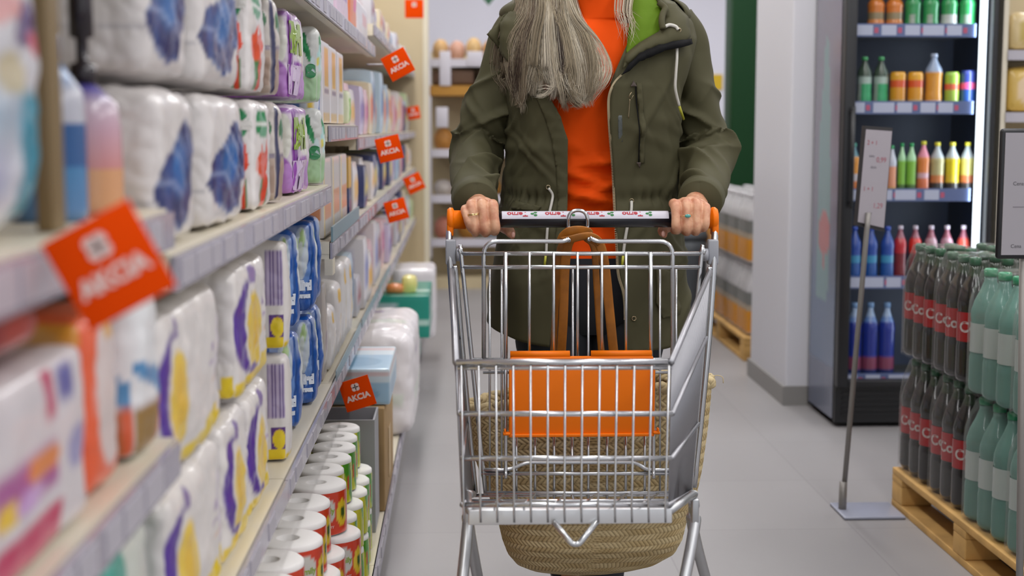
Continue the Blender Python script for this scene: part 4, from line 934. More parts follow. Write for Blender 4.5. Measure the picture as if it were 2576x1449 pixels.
# ---------------------------------------------------------------- jacket
M_jack = mat('olive_cotton', '#4a4730', rough=.75, spec=.3, bump=(420, .12, .0004))
M_dark = mat('jacket_black_tape', '#0b0b0d', rough=.8, spec=.2)
M_lime = mat('lime_lining', '#587610', rough=.75, spec=.25, bump=(35, .35, .004))
jl = [(-40, 1420, 1570), (-18, 1375, 1625), (5, 1325, 1690), (30, 1285, 1715), (60, 1262, 1735), (100, 1258, 1745), (150, 1264, 1735), (220, 1274, 1712), (300, 1281, 1702), (380, 1283, 1697), (440, 1281, 1699), (500, 1270, 1704), (560, 1262, 1708), (640, 1251, 1716), (720, 1240, 1725), (790, 1233, 1732), (835, 1232, 1734)]
fl = [(-40, 1430, 1575), (5, 1400, 1590), (100, 1350, 1585), (190, 1352, 1545), (215, 1358, 1535), (290, 1400, 1531), (350, 1425, 1534), (420, 1425, 1539), (500, 1424, 1543), (560, 1418, 1546), (640, 1410, 1551), (720, 1397, 1568), (790, 1384, 1570), (860, 1374, 1572)]
bfr = [(-40, .06, .08), (5, .075, .1), (60, .11, .11), (150, .148, .12), (220, .162, .125), (320, .152, .125), (440, .132, .122), (500, .128, .122), (560, .142, .128), (700, .152, .14), (840, .16, .15)]
def jget(py):
    l = interp([q[0] for q in jl], [q[1] for q in jl], py); r = interp([q[0] for q in jl], [q[2] for q in jl], py)
    xl, xr = W(l, py, YC).x, W(r, py, YC).x
    return (xl + xr) / 2, (xr - xl) / 2, interp([q[0] for q in bfr], [q[1] for q in bfr], py), interp([q[0] for q in bfr], [q[2] for q in bfr], py)
JP = 2.7
def jraw(px, py, off=0.0):
    """point of the jacket's front surface seen at a pixel column"""
    x_c, a, bf, bb = jget(py); X = W(px, py, YC - bf).x; k = min(.999, abs((X - x_c) / a)); y = YC - bf * (1 - k ** JP) ** (1 / JP)
    X = W(px, py, y).x; k = min(.999, abs((X - x_c) / a)); y = YC - bf * (1 - k ** JP) ** (1 / JP)
    return Vector((W(px, py, y).x, y - off, W(px, py, y).z))
def jpoint(px, py, off=0.0):
    p = jraw(px, py); x_c, a, bf, bb = jget(py)
    t = jang(px, py); tr, tl = jang(interp([q[0] for q in fl], [q[2] for q in fl], py), py), jang(interp([q[0] for q in fl], [q[1] for q in fl], py), py)
    e = min(abs(t - tr), abs(t - tl)) / 5.5; d = jfold(p, t, py) * min(1, e * 14 + .15); fr = max(0, -math.sin(t)) ** 1.5
    return p + Vector((math.cos(t), math.sin(t), 0)) * d + Vector((0, -off, 0))
def jang(px, py):
    x_c, a, bf, bb = jget(py); p = jraw(px, py); k = max(-1, min(1, (p.x - x_c) / a)); return -math.acos(math.copysign(abs(k) ** (JP / 2), k))
rj = random.Random(3)
JR = [(rj.uniform(-.25, .25), rj.uniform(.68, 1.25), rj.uniform(-2.2, 2.2), rj.uniform(.006, .016), rj.uniform(.002, .0055)) for _ in range(46)]
def jfold(p, t, py):
    n = noise.noise(Vector((p.x * 9, p.y * 9, p.z * 5))) * .007 + abs(noise.noise(Vector((p.x * 16 + 4, p.y * 12, p.z * 9)))) * .006
    for (x, z, k, w, a) in JR:
        dx_ = p.x - cx - x
        if abs(dx_) < .16 and p.y < YC: n += a * gau((p.z - z) - k * dx_, w) * math.exp(-(dx_ / .06) ** 2)
    g = abs(py - 492)
    if g < 40: n += (-.006 + .004 * math.sin(t * 46)) * math.exp(-(g / 16) ** 2)
    return n * 1.5 * min(1, max(.1, (py - 20) / 120))
NJ = 150; NS = 190; P = []
for i in range(NJ):
    py = -40 + (802 + 40) * i / (NJ - 1); x_c, a, bf, bb = jget(py)
    lf = interp([q[0] for q in fl], [q[1] for q in fl], py); rf = interp([q[0] for q in fl], [q[2] for q in fl], py)
    def ang(px):
        p = jraw(px, py); k = max(-1, min(1, (p.x - x_c) / a)); c = math.copysign(abs(k) ** (JP / 2), k); return -math.acos(c)
    tr, tl = ang(rf), ang(lf)
    tl -= 0; row = []
    for k in range(NS + 1):
        t = tr + (tl + 2 * PI - tr) * (k / NS)
        c, s = math.cos(t), math.sin(t); b_ = bf if s < 0 else bb
        p = Vector((x_c + a * math.copysign(abs(c) ** (2 / JP), c), YC + b_ * math.copysign(abs(s) ** (2 / JP), s), Z(py)))
        e = min(k, NS - k) / NS
        p += Vector((c, s, 0)) * jfold(p, t, py) * min(1, e * 14 + .15)
        fr = max(0, -s) ** 1.5; low = max(0, (py - 560) / 242)
        p.z -= low ** 1.5 * (.050 * fr + .024 * max(0, min(1, (p.x - cx) / .2)))
        if e < .05: p.y -= (.05 - e) / .05 * .006
        row.append(p)
    P.append(row)
J = MB(); J.grid(P)
# sleeves
def sleeve(path, rad, seed, n=150, seg=72, mir=1):
    rs = random.Random(seed); FR = PI; PP = catmull(path, n); RR = [interp(np.linspace(0, 1, len(rad)), rad, i / (n - 1)) for i in range(n)]
    folds = [(rs.uniform(.30, .97), rs.uniform(-PI, PI), rs.uniform(.04, .10) * rs.choice((-1, 1)), rs.uniform(.018, .04), rs.uniform(.006, .015)) for _ in range(16)] + [(.40 + .085 * k, FR + mir * .75 * (-1) ** k, mir * .075 * (-1) ** k, .022, .021) for k in range(7)]
    def d(s, a):
        v = .003 * math.sin(3 * a + 9 * s)
        for (s0, a0, k, w, A) in folds:
            da = (a - a0 + PI) % (2 * PI) - PI
            q_ = (s - s0 - k * da) / w; v += A * (math.exp(-q_ * q_) if q_ < 0 else math.exp(-abs(q_) * 1.6)) * math.exp(-(da / 1.2) ** 2) - A * .04
        return v * min(1, s * 5) * min(1, (1 - s) * 14 + .15)
    T_ = MB(); m_ = n - 4; T_.tube(PP[:m_], RR[:m_], seg, caps=True, disp=d); ob = T_.build('sleeve_raw', M_jack)
    md = ob.modifiers.new('r', 'REMESH'); md.mode = 'VOXEL'; md.voxel_size = .0028; sm_ = ob.modifiers.new('s', 'SMOOTH'); sm_.iterations = 5; sm_.factor = .5
    me_ = bpy.data.meshes.new_from_object(ob.evaluated_get(bpy.context.evaluated_depsgraph_get())); bpy.data.objects.remove(ob)
    J.add([v.co.copy() for v in me_.vertices], [list(q.vertices) for q in me_.polygons]); bpy.data.meshes.remove(me_)
    e = PP[-1]; dd = (PP[-1] - PP[-4]).normalized()                       # turned cuff, open inside
    J.tube([e - dd * .046, e - dd * .044, e - dd * .002, e + dd * .001, e - dd * .001, e - dd * .05], [RR[-1] + .002, RR[-1] + .005, RR[-1] + .003, RR[-1] + .001, RR[-1] - .003, RR[-1] - .010], seg, caps=False)
    return PP, RR
sleeve([p3(1318, 62, 3.49), p3(1282, 110, 3.49), p3(1252, 200, 3.485), p3(1219, 290, 3.49), p3(1199, 370, 3.49), p3(1190, 430, 3.40), p3(1190, 478, 3.28), p3(1197, 512, 3.185)], [.062, .062, .060, .064, .068, .066, .057, .048], 11)
sleeve([p3(1690, 62, 3.49), p3(1728, 110, 3.49), p3(1744, 200, 3.485), p3(1763, 290, 3.49), p3(1776, 370, 3.49), p3(1778, 430, 3.40), p3(1772, 478, 3.28), p3(1760, 508, 3.195)], [.060, .060, .060, .064, .069, .066, .058, .048], 12, mir=-1)
# hood lying on the shoulders, its raised right edge and the corner flap on the other side
hoodp = []
for i in range(26):
    v = i / 25; row = []
    for k in range(61):
        t = PI * (-.16 + 1.32 * k / 60); c, s = math.cos(t), math.sin(t); rr = .085 + .085 * math.sin(v * PI * .9) + .05 * v
        fd = .006 * noise.noise(Vector((c * 4, s * 4, v * 5)))
        row.append(Vector((cx + .01 + (rr + fd + .03) * c, YC + .03 + (rr + fd) * s * 1.0, 1.545 - .16 * v ** 1.4 * (.55 + .45 * max(0, s)) - .015 * abs(c) * v)))
    hoodp.append(row)
J.grid(hoodp)
jacket = pb(J, 'jacket', M_jack); jacket['label'] = 'olive green hooded parka'
so = jacket.modifiers.new('thickness', 'SOLIDIFY'); so.thickness = .0035; so.offset = -1
def patch(name, outline, m_, th=.006, off=.012, sub=5, par=jacket, bulge=.006, dz=None):
    """padded cloth panel: outline in picture columns, lifted off the jacket front"""
    from mathutils.geometry import delaunay_2d_cdt
    n = len(outline); pts = []
    for i in range(n):
        a = Vector(outline[i]); b_ = Vector(outline[(i + 1) % n])
        for k in range(sub): pts.append(a.lerp(b_, k / sub))
    bnd = list(range(len(pts))); xs = [p.x for p in pts]; ys = [p.y for p in pts]; g = max(4, (max(xs) - min(xs)) / 16)
    from mathutils.geometry import intersect_point_tri_2d
    def inside(q):
        r_ = False
        for i in range(len(pts)):
            p1, p2 = pts[i], pts[(i + 1) % len(pts)]
            if (p1.y > q.y) != (p2.y > q.y) and q.x < (p2.x - p1.x) * (q.y - p1.y) / (p2.y - p1.y) + p1.x: r_ = not r_
        return r_
    inn = []; y = min(ys) + g / 2
    while y < max(ys):
        x = min(xs) + g / 2
        while x < max(xs):
            q = Vector((x, y))
            if inside(q) and min((q - p).length for p in pts) > g * .5: inn.append(q)
            x += g
        y += g
    allp = pts + inn
    vs, es, fs, *_ = delaunay_2d_cdt([Vector(p) for p in allp], [(i, (i + 1) % len(pts)) for i in range(len(pts))], [], 1, 1e-5)
    bs = [(min((Vector(v) - p).length for p in pts)) for v in vs]; mxb = max(bs) or 1
    b_ = MB()
    for v, d in zip(vs, bs):
        o_ = off(v.x, v.y) if callable(off) else off
        p = jpoint(v.x, v.y, o_ + bulge * math.sqrt(d / mxb) + .0025 * noise.noise(Vector((v.x * .05, v.y * .05, 3)))); b_.v.append(tuple(p)); b_.c.append((1, 1, 1))
    for f in fs: b_.f.append(tuple(f)); b_.m.append(0); b_.sm.append(True)
    o = pb(b_, name, m_, par); s2 = o.modifiers.new('thickness', 'SOLIDIFY'); s2.thickness = th; s2.offset = -1
    return o
patch('hood_lining', [(1586, -12), (1652, -6), (1666, 20), (1668, 46), (1658, 70), (1658, 84), (1610, 112), (1574, 138), (1580, 90), (1585, 40)], M_lime, off=.010)['label'] = 'lime green hood lining'
patch('hood_edge', [(1640, -8), (1690, 12), (1722, 48), (1727, 92), (1720, 104), (1665, 118), (1620, 130), (1588, 152), (1562, 176), (1574, 140), (1605, 114), (1655, 84), (1658, 64), (1668, 52), (1660, 22)], M_jack, off=.020, bulge=.012)
patch('storm_flap', [(1728, 100), (1730, 112), (1722, 117), (1664, 130), (1630, 146), (1604, 156), (1580, 180), (1560, 190), (1578, 162), (1606, 138), (1650, 118), (1700, 106)], M_dark, off=.03, bulge=.003)['label'] = 'black storm flap'
patch('hood_corner', [(1226, 90), (1246, 70), (1262, 44), (1290, 24), (1322, 40), (1322, 120), (1290, 160), (1262, 132), (1242, 108)], M_jack, off=lambda x, y: .02 + max(0, (1285 - x) * .0006), bulge=.006)
m = MB(); m.tube(catmull([jpoint(1652, 10, .035), jpoint(1666, 24, .04), jpoint(1660, 40, .042), jpoint(1657, 58, .042), jpoint(1660, 76, .04)], 24), .0075, 12); pb(m, 'hood_channel', M_jack, jacket)
# front facing on her right side, chest seams, pocket
patch('front_facing', [(1352, 215), (1376, 232), (1408, 290), (1427, 352), (1427, 430), (1426, 520), (1419, 600), (1411, 668), (1398, 668), (1398, 600), (1404, 500), (1399, 420), (1388, 350), (1368, 285), (1345, 235)], M_jack, off=.006, th=.003, bulge=.002)
patch('pocket_flap', [(1600, 209), (1612, 209), (1618, 410), (1607, 410)], M_jack, off=.006, th=.003, bulge=.001, sub=8)
patch('waist_pocket', [(1290, 505), (1362, 520), (1352, 532), (1288, 524)], M_jack, off=.005, th=.003, bulge=.001)
patch('waist_pocket', [(1648, 672), (1700, 690), (1708, 790), (1668, 800), (1648, 760)], M_jack, off=.006, th=.003, bulge=.002)
for y1_, y2_ in ((203, 218), (423, 408)):
    patch('pocket_tab', [(1592 + (15 if y1_ > 300 else 0), y1_), (1600 + (9 if y1_ > 300 else 0), y2_), (1584 + (14 if y1_ > 300 else 0), y2_)], mat('brown_tab', '#4a3f38', rough=.7), off=.011, th=.002, bulge=0, sub=3)
patch('reflective_tape', [(1553, 290), (1563, 290), (1565, 356), (1555, 360)], mat('grey_tape', '#4c514f', rough=.4), off=.007, th=.001, bulge=0)
M_brass = mat('antique_brass', (.36, .29, .18), rough=.35, metal=1)
def tubepx(name, pts, r, m_, off=.012, n=30, seg=8, par=jacket, r2=None):
    m = MB(); m.tube(catmull([jpoint(x, y, off) for x, y in pts], n), r, seg); return pb(m, name, m_, par)
def zipteeth(name, pts, off, n, w=.0042):
    m = MB(); path = catmull([jpoint(x, y, off) for x, y in pts], n)
    for i in range(n):
        p = path[i]; t = (path[min(i + 1, n - 1)] - path[max(i - 1, 0)]).normalized(); s_ = t.cross(Vector((0, -1, 0))).normalized(); q = s_.cross(t)
        k = t.length and .0011
        V = [p + s_ * (a * w / 2) + t * (b_ * k) + q * (c * .0016) for a in (-1, 1) for b_ in (-1, 1) for c in (-1, 1)]
        m.smooth = False; m.add(V, [(0, 1, 3, 2), (4, 6, 7, 5), (0, 4, 5, 1), (2, 3, 7, 6), (0, 2, 6, 4), (1, 5, 7, 3)])
    m.smooth = True; m.tube([p + Vector((.003, .002, 0)) for p in path], .0018, 6)
    o = pb(m, name, M_brass, jacket); o['label'] = 'brass toothed zip'; return o
zipteeth('front_zip', [(1560, 190), (1546, 205), (1535, 225), (1529, 250), (1529, 290), (1532, 340), (1537, 400), (1541, 470), (1544, 540), (1549, 630), (1553, 690), (1567, 740), (1570, 790), (1570, 802)], .010, 230)
tubepx('pocket_zip', [(1597, 218), (1598, 260), (1600, 330), (1604, 408)], .0013, M_dark, .0095)
m = MB(); m.tube([jpoint(1586, 232, .014), jpoint(1579, 243, .015), jpoint(1583, 252, .014), jpoint(1590, 240, .014)], .0013, 6); m.tube(catmull([jpoint(1582, 250, .014), jpoint(1580, 270, .013), jpoint(1578, 298, .013)], 10), .0012, 6); pb(m, 'zip_pull', M_brass, jacket)
M_cord = mat('white_cord', '#c9c6bd', rough=.8, bump=(300, .3, .0008)); M_tip = mat('yellow_cord_tip', '#b7b53c', rough=.4)
tubepx('drawcord', [(1665, 70), (1676, 66), (1690, 70), (1696, 78)], .0040, M_cord, .041)
o = tubepx('drawcord', [(1695, 118), (1695, 150), (1692, 190), (1692, 225), (1699, 266)], .0034, M_cord, .022); m = MB(); m.tube([jpoint(1699, 266, .022), jpoint(1708, 300, .024)], .0032, 8); pb(m, 'cord_tip', M_tip, o)
o = tubepx('drawcord', [(1380, 473), (1388, 490), (1387, 510), (1383, 530), (1378, 570), (1375, 600), (1374, 636)], .0033, M_cord, .009); m = MB(); m.tube([jpoint(1373, 638, .009), jpoint(1370, 668, .01)], .003, 8); pb(m, 'cord_tip', M_tip, o)
o = tubepx('drawcord', [(1588, 506), (1584, 530), (1578, 560), (1571, 600), (1566, 640)], .0036, M_cord, .010); m = MB(); m.tube([jpoint(1566, 642, .011), jpoint(1563, 668, .012)], .0032, 8); pb(m, 'cord_tip', M_tip, o)
for (x, y, of) in ((1379, 471, .007), (1589, 505, .007), (1698, 79, .037), (1593, 800, .008)):
    m = MB(); c = jpoint(x, y, of); m.tube([c + Vector((.0048 * math.cos(a), 0, .0048 * math.sin(a))) for a in np.linspace(0, 2 * PI, 20)], .0014, 6); pb(m, 'eyelet', M_brass, jacket)
# ---------------------------------------------------------------- hair
rh = random.Random(8); Hh = MB()
hcols = [lin(c) for c in ('#beb29c', '#cdc2ac', '#ad9f87', '#94856f', '#d8cebb', '#a5977f')]
dark = [lin(c) for c in ('#5f4f43', '#6d5c4d', '#4d4038')]
def strand(pts, r, col, n=18):
    PP = catmull(pts, n); Hh.col = col; Hh.tube(PP, [r * (.55 + .45 * math.sin(PI * min(1, .25 + .8 * (1 - i / (n - 1))))) * (1 if i < n - 4 else (n - i) / 5) for i in range(n)], 3, caps=False)
def hp(px, py, o_): return jpoint(max(1262, min(1722, px)), max(-30, py), o_) + Vector((W(px, py, 3.33).x - W(max(1262, min(1722, px)), py, 3.33).x, 0, 0))
crown = hc + Vector((0, .01, .10))
NCL = 110
for c_ in range(NCL):
    u0 = (c_ + rh.random()) / NCL; layer = rh.random(); dep = .014 + .034 * layer * math.sin(PI * min(.97, max(.06, u0)))
    tx0 = 1316 + 116 * u0 ** .85; ex0 = interp([0, .12, .3, .42, .6, .8, 1], [1272, 1290, 1322, 1380, 1420, 1455, 1486], u0) + rh.gauss(0, 9)
    ey0 = interp([0, .1, .25, .36, .42, .55, .75, .9, 1], [205, 238, 268, 212, 236, 262, 268, 258, 236], u0) + rh.gauss(0, 13) - 34 * (1 - layer) * rh.random()
    bow = interp([0, .15, .4, .7, 1], [-34, -24, -6, 4, 14], u0) + rh.gauss(0, 8); curl = rh.gauss(0, 8) + (rh.choice((-30, 22)) if u0 > .5 and rh.random() < .5 else 0)
    wav = rh.uniform(-13, 13); dk = rh.random() < (.6 if u0 < .34 else .05)
    base = rh.choice(dark + hcols[2:4]) if dk else rh.choice(hcols)
    for k in range(36):
        g1, g2, g3 = rh.gauss(0, 1), rh.gauss(0, 1), rh.gauss(0, 1); sp = .002 * g3
        def q(px, py, o_, s_): return hp(px + s_ * g1, py + .5 * s_ * g2, max(.008, o_ + sp))
        le = rh.random(); short = rh.uniform(0, 30) if le < .3 else rh.uniform(0, 6)
        pts = [crown + Vector((-.085 + .05 * u0, -.045, -.06 + .01 * g1)), hc + Vector((-.088 + .03 * u0, -.05, -.06)), q(tx0, -28, dep + .014, 6), q(tx0 * .9 + ex0 * .1 + bow * .45, 35, dep + .011, 6), q(tx0 * .62 + ex0 * .38 + bow + wav * .5, 95, dep + .006, 6), q(tx0 * .28 + ex0 * .72 + bow * .75 + wav, 160, dep + .002, 6), q(ex0 + bow * .25 + wav * .3, ey0 - 38, dep * .85, 6), q(ex0 + curl * .5, ey0 - 12 - short, dep * .75, 5), q(ex0 + curl, ey0 - short + (-8 if abs(curl) > 15 else 4), dep * .7 + .002, 4.5)]
        j_ = rh.uniform(.7, 1.25); strand(pts, rh.uniform(.00032, .00068), tuple(min(1, v * j_) for v in base), 24)
for i in range(150):                                    # stray and falling wisps, and the locks on her left side
    a = rh.random()
    if i < 60:
        tx = 1545 + 45 * rh.random(); ex = tx + rh.uniform(-10, 26); ey = rh.uniform(40, 118)
        pts = [crown + Vector((.085, -.03, -.06)), hc + Vector((.082, -.05, -.07)), hp(tx, -25, .05), hp(tx - 6, 30, .05), hp(tx + 2, ey * .7, .045), hp(ex, ey, .042)]
    else:
        g = rh.gauss(0, 1); w_ = a ** .6; tx = 1412 + 16 * w_; ey = rh.uniform(225, 268)
        pts = [hc + Vector((-.06, -.06, -.06)), hp(tx, -20, .05), hp(tx + 12 + 12 * w_, 40 + 4 * g, .044), hp(1462 + 44 * w_ + 3 * g, 102 + 5 * g, .03), hp(1478 + 56 * w_ + 3 * g, 162 + 4 * g, .026), hp(1476 + 48 * w_ + 3 * g, 205 + 4 * g, .024), hp(1462 + 20 * w_ + 6 * g, ey, .02)]
    strand(pts, rh.uniform(.0003, .0006), rh.choice(hcols), 26)
Hh.col = lin('#6f6250')                                # hair on the head and the mass under the strands
cap = [[hc + Vector((0, .014, .035)) + Vector((.086 * 1.0 * math.sin(a) * math.cos(b_), .098 * math.sin(a) * math.sin(b_), .092 * math.cos(a))) for b_ in np.linspace(-.75, PI + .75, 40)] for a in np.linspace(.02, 1.9, 20)]
Hh.grid(cap)
und = []
for v in np.linspace(0, 1, 26):
    row = []
    for u in np.linspace(0, 1, 16):
        tx = 1322 + 105 * u; ex = 1290 + 178 * u; py = -30 + 225 * v + 18 * math.sin(u * 7) * v
        row.append(hp(tx * (1 - v) + ex * v, py, .012 + .022 * math.sin(PI * u) * (1 - .5 * v)))
    und.append(row)
Hh.grid(und)
hm = mat('grey_blond_hair', attr=True, rough=.55, spec=.3)
o = pb(Hh, 'hair', hm); o['label'] = 'long loose grey blond hair'
# ================================================================ drinks fridge
FX0, FX1, FY0, FY1, FH = 1.526, 2.135, 5.63, 6.10, 2.02
fr = thing('drinks_fridge', 'tall black glass door drinks fridge standing beside the white pillar', 'fridge', (FX0, FY0, 0))
def fb(name, boxes, m_, par=fr, r=0, label=None):
    b = MB()
    for lo, hi in boxes:
        if r: b.bbox(lo, hi, r)
        else: b.box(lo, hi)
    o = b.build(name, m_, par)
    if label: o['label'] = label
    return o
FW, FD = FX1 - FX0, FY1 - FY0
M_fin = mat('fridge_inner', '#142440', rough=.5)
fb('cabinet', [((0, .05, .02), (.02, FD, FH)), ((FW - .02, .05, .02), (FW, FD, FH)), ((0, FD - .02, .02), (FW, FD, FH)), ((0, .05, FH - .12), (FW, FD, FH)), ((0, .05, .02), (FW, FD, .17))], M_black)
fb('inner_lining', [((.02, .06, .19), (.026, FD - .02, FH - .12)), ((FW - .026, .06, .19), (FW - .02, FD - .02, FH - .12)), ((.02, FD - .03, .19), (FW - .02, FD - .021, FH - .12))], M_fin)
o = fb('base_grille', [((0, .03, .02), (FW, .05, .168))] + [((.03, .024, .05 + i * .022), (FW - .03, .032, .06 + i * .022)) for i in range(6)], mat('grille_black', '#0d0e11', rough=.4))
d = fb('door', [((0, 0, .17), (.045, .05, FH)), ((FW - .02, 0, .17), (FW, .05, FH)), ((.045, 0, .17), (FW - .02, .05, .2)), ((.045, 0, FH - .1), (FW - .02, .05, FH))], M_black, r=.004)
m = MB(); m.box((.045, .018, .2), (FW - .02, .022, FH - .1)); m.build('glass_pane', film_mat('fridge_glass', '#c9d2da', .0, .05, .05), d)
m = MB(); m.tube([(.03, -.03, .9), (.03, -.03, 1.3)], .008, 10); m.tube([(.03, 0, .92), (.03, -.03, .92)], .006, 8); m.tube([(.03, 0, 1.28), (.03, -.03, 1.28)], .006, 8); m.build('door_handle', M_black, d)
fb('light_tube', [((FW - .051, .056, .24), (FW - .027, .072, FH - .14))], mat('fridge_tube', (.82, .92, 1), emit=2.6), label='white blue vertical light tube')
fl_ = bpy.data.lights.new('fridge_light', 'AREA'); fl_.shape = 'RECTANGLE'; fl_.size = .02; fl_.size_y = 1.5; fl_.energy = 3.2; fl_.color = (.75, .88, 1)
lo_ = bpy.data.objects.new('fridge_light', fl_); COL.objects.link(lo_); lo_.parent = fr; lo_.location = (FW - .066, .07, 1.05); lo_.rotation_euler = (PI / 2, 0, math.radians(70))
# side graphics on the left wall
m = MB(); NYs, NZs = 16, 90; G = []; GC = []
for i in range(NZs + 1):
    z = .03 + (FH - .05) * i / NZs; r_, rc = [], []
    for j in range(NYs + 1):
        y = .06 + (FD - .07) * j / NYs; t = 1 - j / NYs        # t: 0 at the back edge (left in view) .. 1 at the front
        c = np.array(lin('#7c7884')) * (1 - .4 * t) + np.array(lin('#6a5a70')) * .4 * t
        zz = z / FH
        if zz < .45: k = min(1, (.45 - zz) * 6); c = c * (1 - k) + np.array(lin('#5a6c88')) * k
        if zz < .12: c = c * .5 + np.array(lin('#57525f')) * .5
        hw = interp([.25, .3, .5, .62, .70, .76, .80], [.22, .26, .26, .2, .12, .1, 0], zz) if .25 < zz < .8 else 0
        if abs(t - .45) < hw: c = np.array(lin('#6f9390')) * .8 + c * .2
        if math.hypot((t - .5) / .24, (zz - .385) / .045) < 1: c = np.array(lin('#b0605c'))
        if abs(t - .5) < .06 and .31 < zz < .36: c = np.array(lin('#b0605c'))
        r_.append(Vector((-.0015, y, z))); rc.append(tuple(c))
    G.append(r_); GC.append(rc)
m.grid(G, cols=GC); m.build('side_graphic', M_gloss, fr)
SHZ = []
for py in (92, 287, 507, 727, 972):
    z = W(2300, py, FY0 + .05).z; SHZ.append(z)
    s_ = fb('fridge_shelf', [((.028, .075, z + .002), (FW - .065, FD - .035, z + .008))], M_chrome)
    b = MB(); b.box((.028, .066, z), (FW - .065, .074, z + .052)); b.mi = 1; rn = random.Random(py); x = .04
    while x < FW - .16:
        w = rn.choice((.06, .085)); b.col = lin('#aab0c4'); b.box((x, .0645, z + .006), (x + w, .066, z + .046)); b.col = lin('#b0506a'); b.box((x + w + .006, .0648, z + .015), (x + w + .022, .066, z + .036)); x += w + rn.choice((.012, .035))
    b.build('price_rail', [mat('blue_grey_rail', '#56648c', rough=.3), M_matte], s_)
# bottle shapes: list of (height share, radius share), colours by band
def bottle(name, label, loc, h, r, prof, bands, cat='bottle', group=None, capc='#1f8f4a', mat_=None, seg=18, cap=True, par=None):
    t = thing(name, label, cat, loc, 0, group)
    m = MB(); pr = [(r * b_, h * a) for a, b_ in prof]
    def cf(a, z, rr):
        v = z / h
        for lo, hi, c in bands:
            if lo <= v <= hi: return lin(c) if isinstance(c, str) else (lin(c[0]) if math.sin(a * c[2] + 1) > c[3] else lin(c[1]))
        return lin(bands[-1][2])
    dense = []
    for i in range(len(pr) - 1):
        k = max(1, int(abs(pr[i + 1][1] - pr[i][1]) / (h * .03)))
        for q in range(k): dense.append((pr[i][0] + (pr[i + 1][0] - pr[i][0]) * q / k, pr[i][1] + (pr[i + 1][1] - pr[i][1]) * q / k))
    dense.append(pr[-1]); m.lathe(dense, seg, colfn=cf); m.build('body', mat_ or M_gloss, t)
    if cap:
        m = MB(); m.col = lin(capc); m.lathe([(r * .36, h * .935), (r * .40, h * .937), (r * .40, h * .995), (r * .33, h)], 14); m.build('cap', M_gloss, t)
    return t
SODA = [(0, .8), (.02, .95), (.06, 1), (.3, .97), (.34, .93), (.62, .95), (.66, 1), (.74, .9), (.84, .52), (.9, .34), (.935, .33)]
CAN = [(0, .8), (.03, .97), (.06, 1), (.93, 1), (.97, .9), (1, .86)]
def fput(px, row, name, label, hpx, rpx, prof, bands, **k):
    z = SHZ[row] + .0085; Y = FY0 + .13; X = W(px, 300, Y).x
    return bottle(name, label, (X, Y, z), hpx * pxm(Y), rpx * pxm(Y), prof, bands, group='drinks in the glass door fridge', **k)
OR = [(0, .1, '#c88a2a'), (.1, .2, '#d68a20'), (.2, .62, '#c97c4a'), (.3, .5, '#6a5a3a'), (.62, 1, '#c9782c')]
for i, px in enumerate((2196, 2242)): fput(px, 0, 'soda_bottle', f'orange soda bottle with grey lettering on the top fridge shelf, {ORD[i]} from the left', 110, 22, SODA, [(0, .22, '#c98428'), (.22, .34, '#c97f45'), (.34, .5, '#8a7a5a'), (.5, 1, '#c9742c')], capc='#d07a20')
for i, px in enumerate((2288, 2332, 2378, 2424)): fput(px, 0, 'soda_bottle', f'green lemonade bottle on the top fridge shelf, {ORD[i]} green one from the left', 115, 21, SODA, [(0, .16, '#3fb67e'), (.16, .44, ('#8f9c8e', '#2c8a4c', 3, .3) if i != 2 else '#b4b8b4'), (.44, 1, '#2c8a4c')], capc='#2fae5f')
for i, px in enumerate((2172, 2213)): fput(px, 1, 'soda_bottle', f'dark green mineral water bottle on the second fridge shelf, {["left", "right"][i]} of the pair', 138, 19, SODA, [(0, .12, '#38503f'), (.12, .52, ('#94a096', '#2f9a62', 2, .6)), (.52, .62, '#9fb2a8'), (.62, 1, '#3b4b3c')], capc='#3f9c5c')
for i, px in enumerate((2256, 2300)): fput(px, 1, 'drink_can', f'yellow orange can with a red band on the second fridge shelf, {["left", "right"][i]} of the two', 100, 20, CAN, [(0, .3, '#b99a62'), (.3, .6, '#cc8c1c'), (.6, .78, '#c9501c'), (.78, 1, '#d49a24')], cat='can', cap=False)
fput(2345, 1, 'soda_bottle', 'tall clear bottle with orange drink on the second fridge shelf', 146, 22, SODA, [(0, .2, '#b8b4c0'), (.2, .66, '#c98a2c'), (.66, 1, '#8d9cb4')], capc='#aab6cc')
fput(2391, 1, 'drink_can', 'lime green can with a red band on the second fridge shelf', 100, 18, CAN, [(0, .55, '#8fa83c'), (.55, .72, '#c65a3c'), (.72, 1, '#8fb43c')], cat='can', cap=False)
fput(2432, 1, 'drink_can', 'dark blue can with a pink band beside the fridge light tube', 104, 19, CAN, [(0, .25, '#2a4656'), (.25, .55, '#1f4484'), (.55, .72, '#c24a74'), (.72, 1, '#2c3a80')], cat='can', cap=False)
fput(2151, 2, 'juice_bottle', 'orange juice bottle at the left end of the third fridge shelf', 140, 15, SODA, [(0, .3, '#c8702c'), (.3, .45, '#b9b4b8'), (.45, .75, '#d08a24'), (.75, 1, '#5f8a96')], capc='#3f9a86')
fput(2247, 2, 'juice_bottle', 'white bottle with an orange print right of the tilted price sign', 134, 12, SODA, [(0, .2, '#c9a03c'), (.2, .6, '#d69270'), (.6, 1, '#b9bcc8')], capc='#2c9a5a')
for i, px in enumerate((2272, 2296)): fput(px, 2, 'soda_bottle', f'light green soda bottle with green cap on the third fridge shelf, {["left", "right"][i]} of the two', 140, 13 if i else 10.5, SODA, [(0, .24, '#4a6a34'), (.24, .7, '#79b03c'), (.7, 1, '#9cc89a')], capc='#18964c')
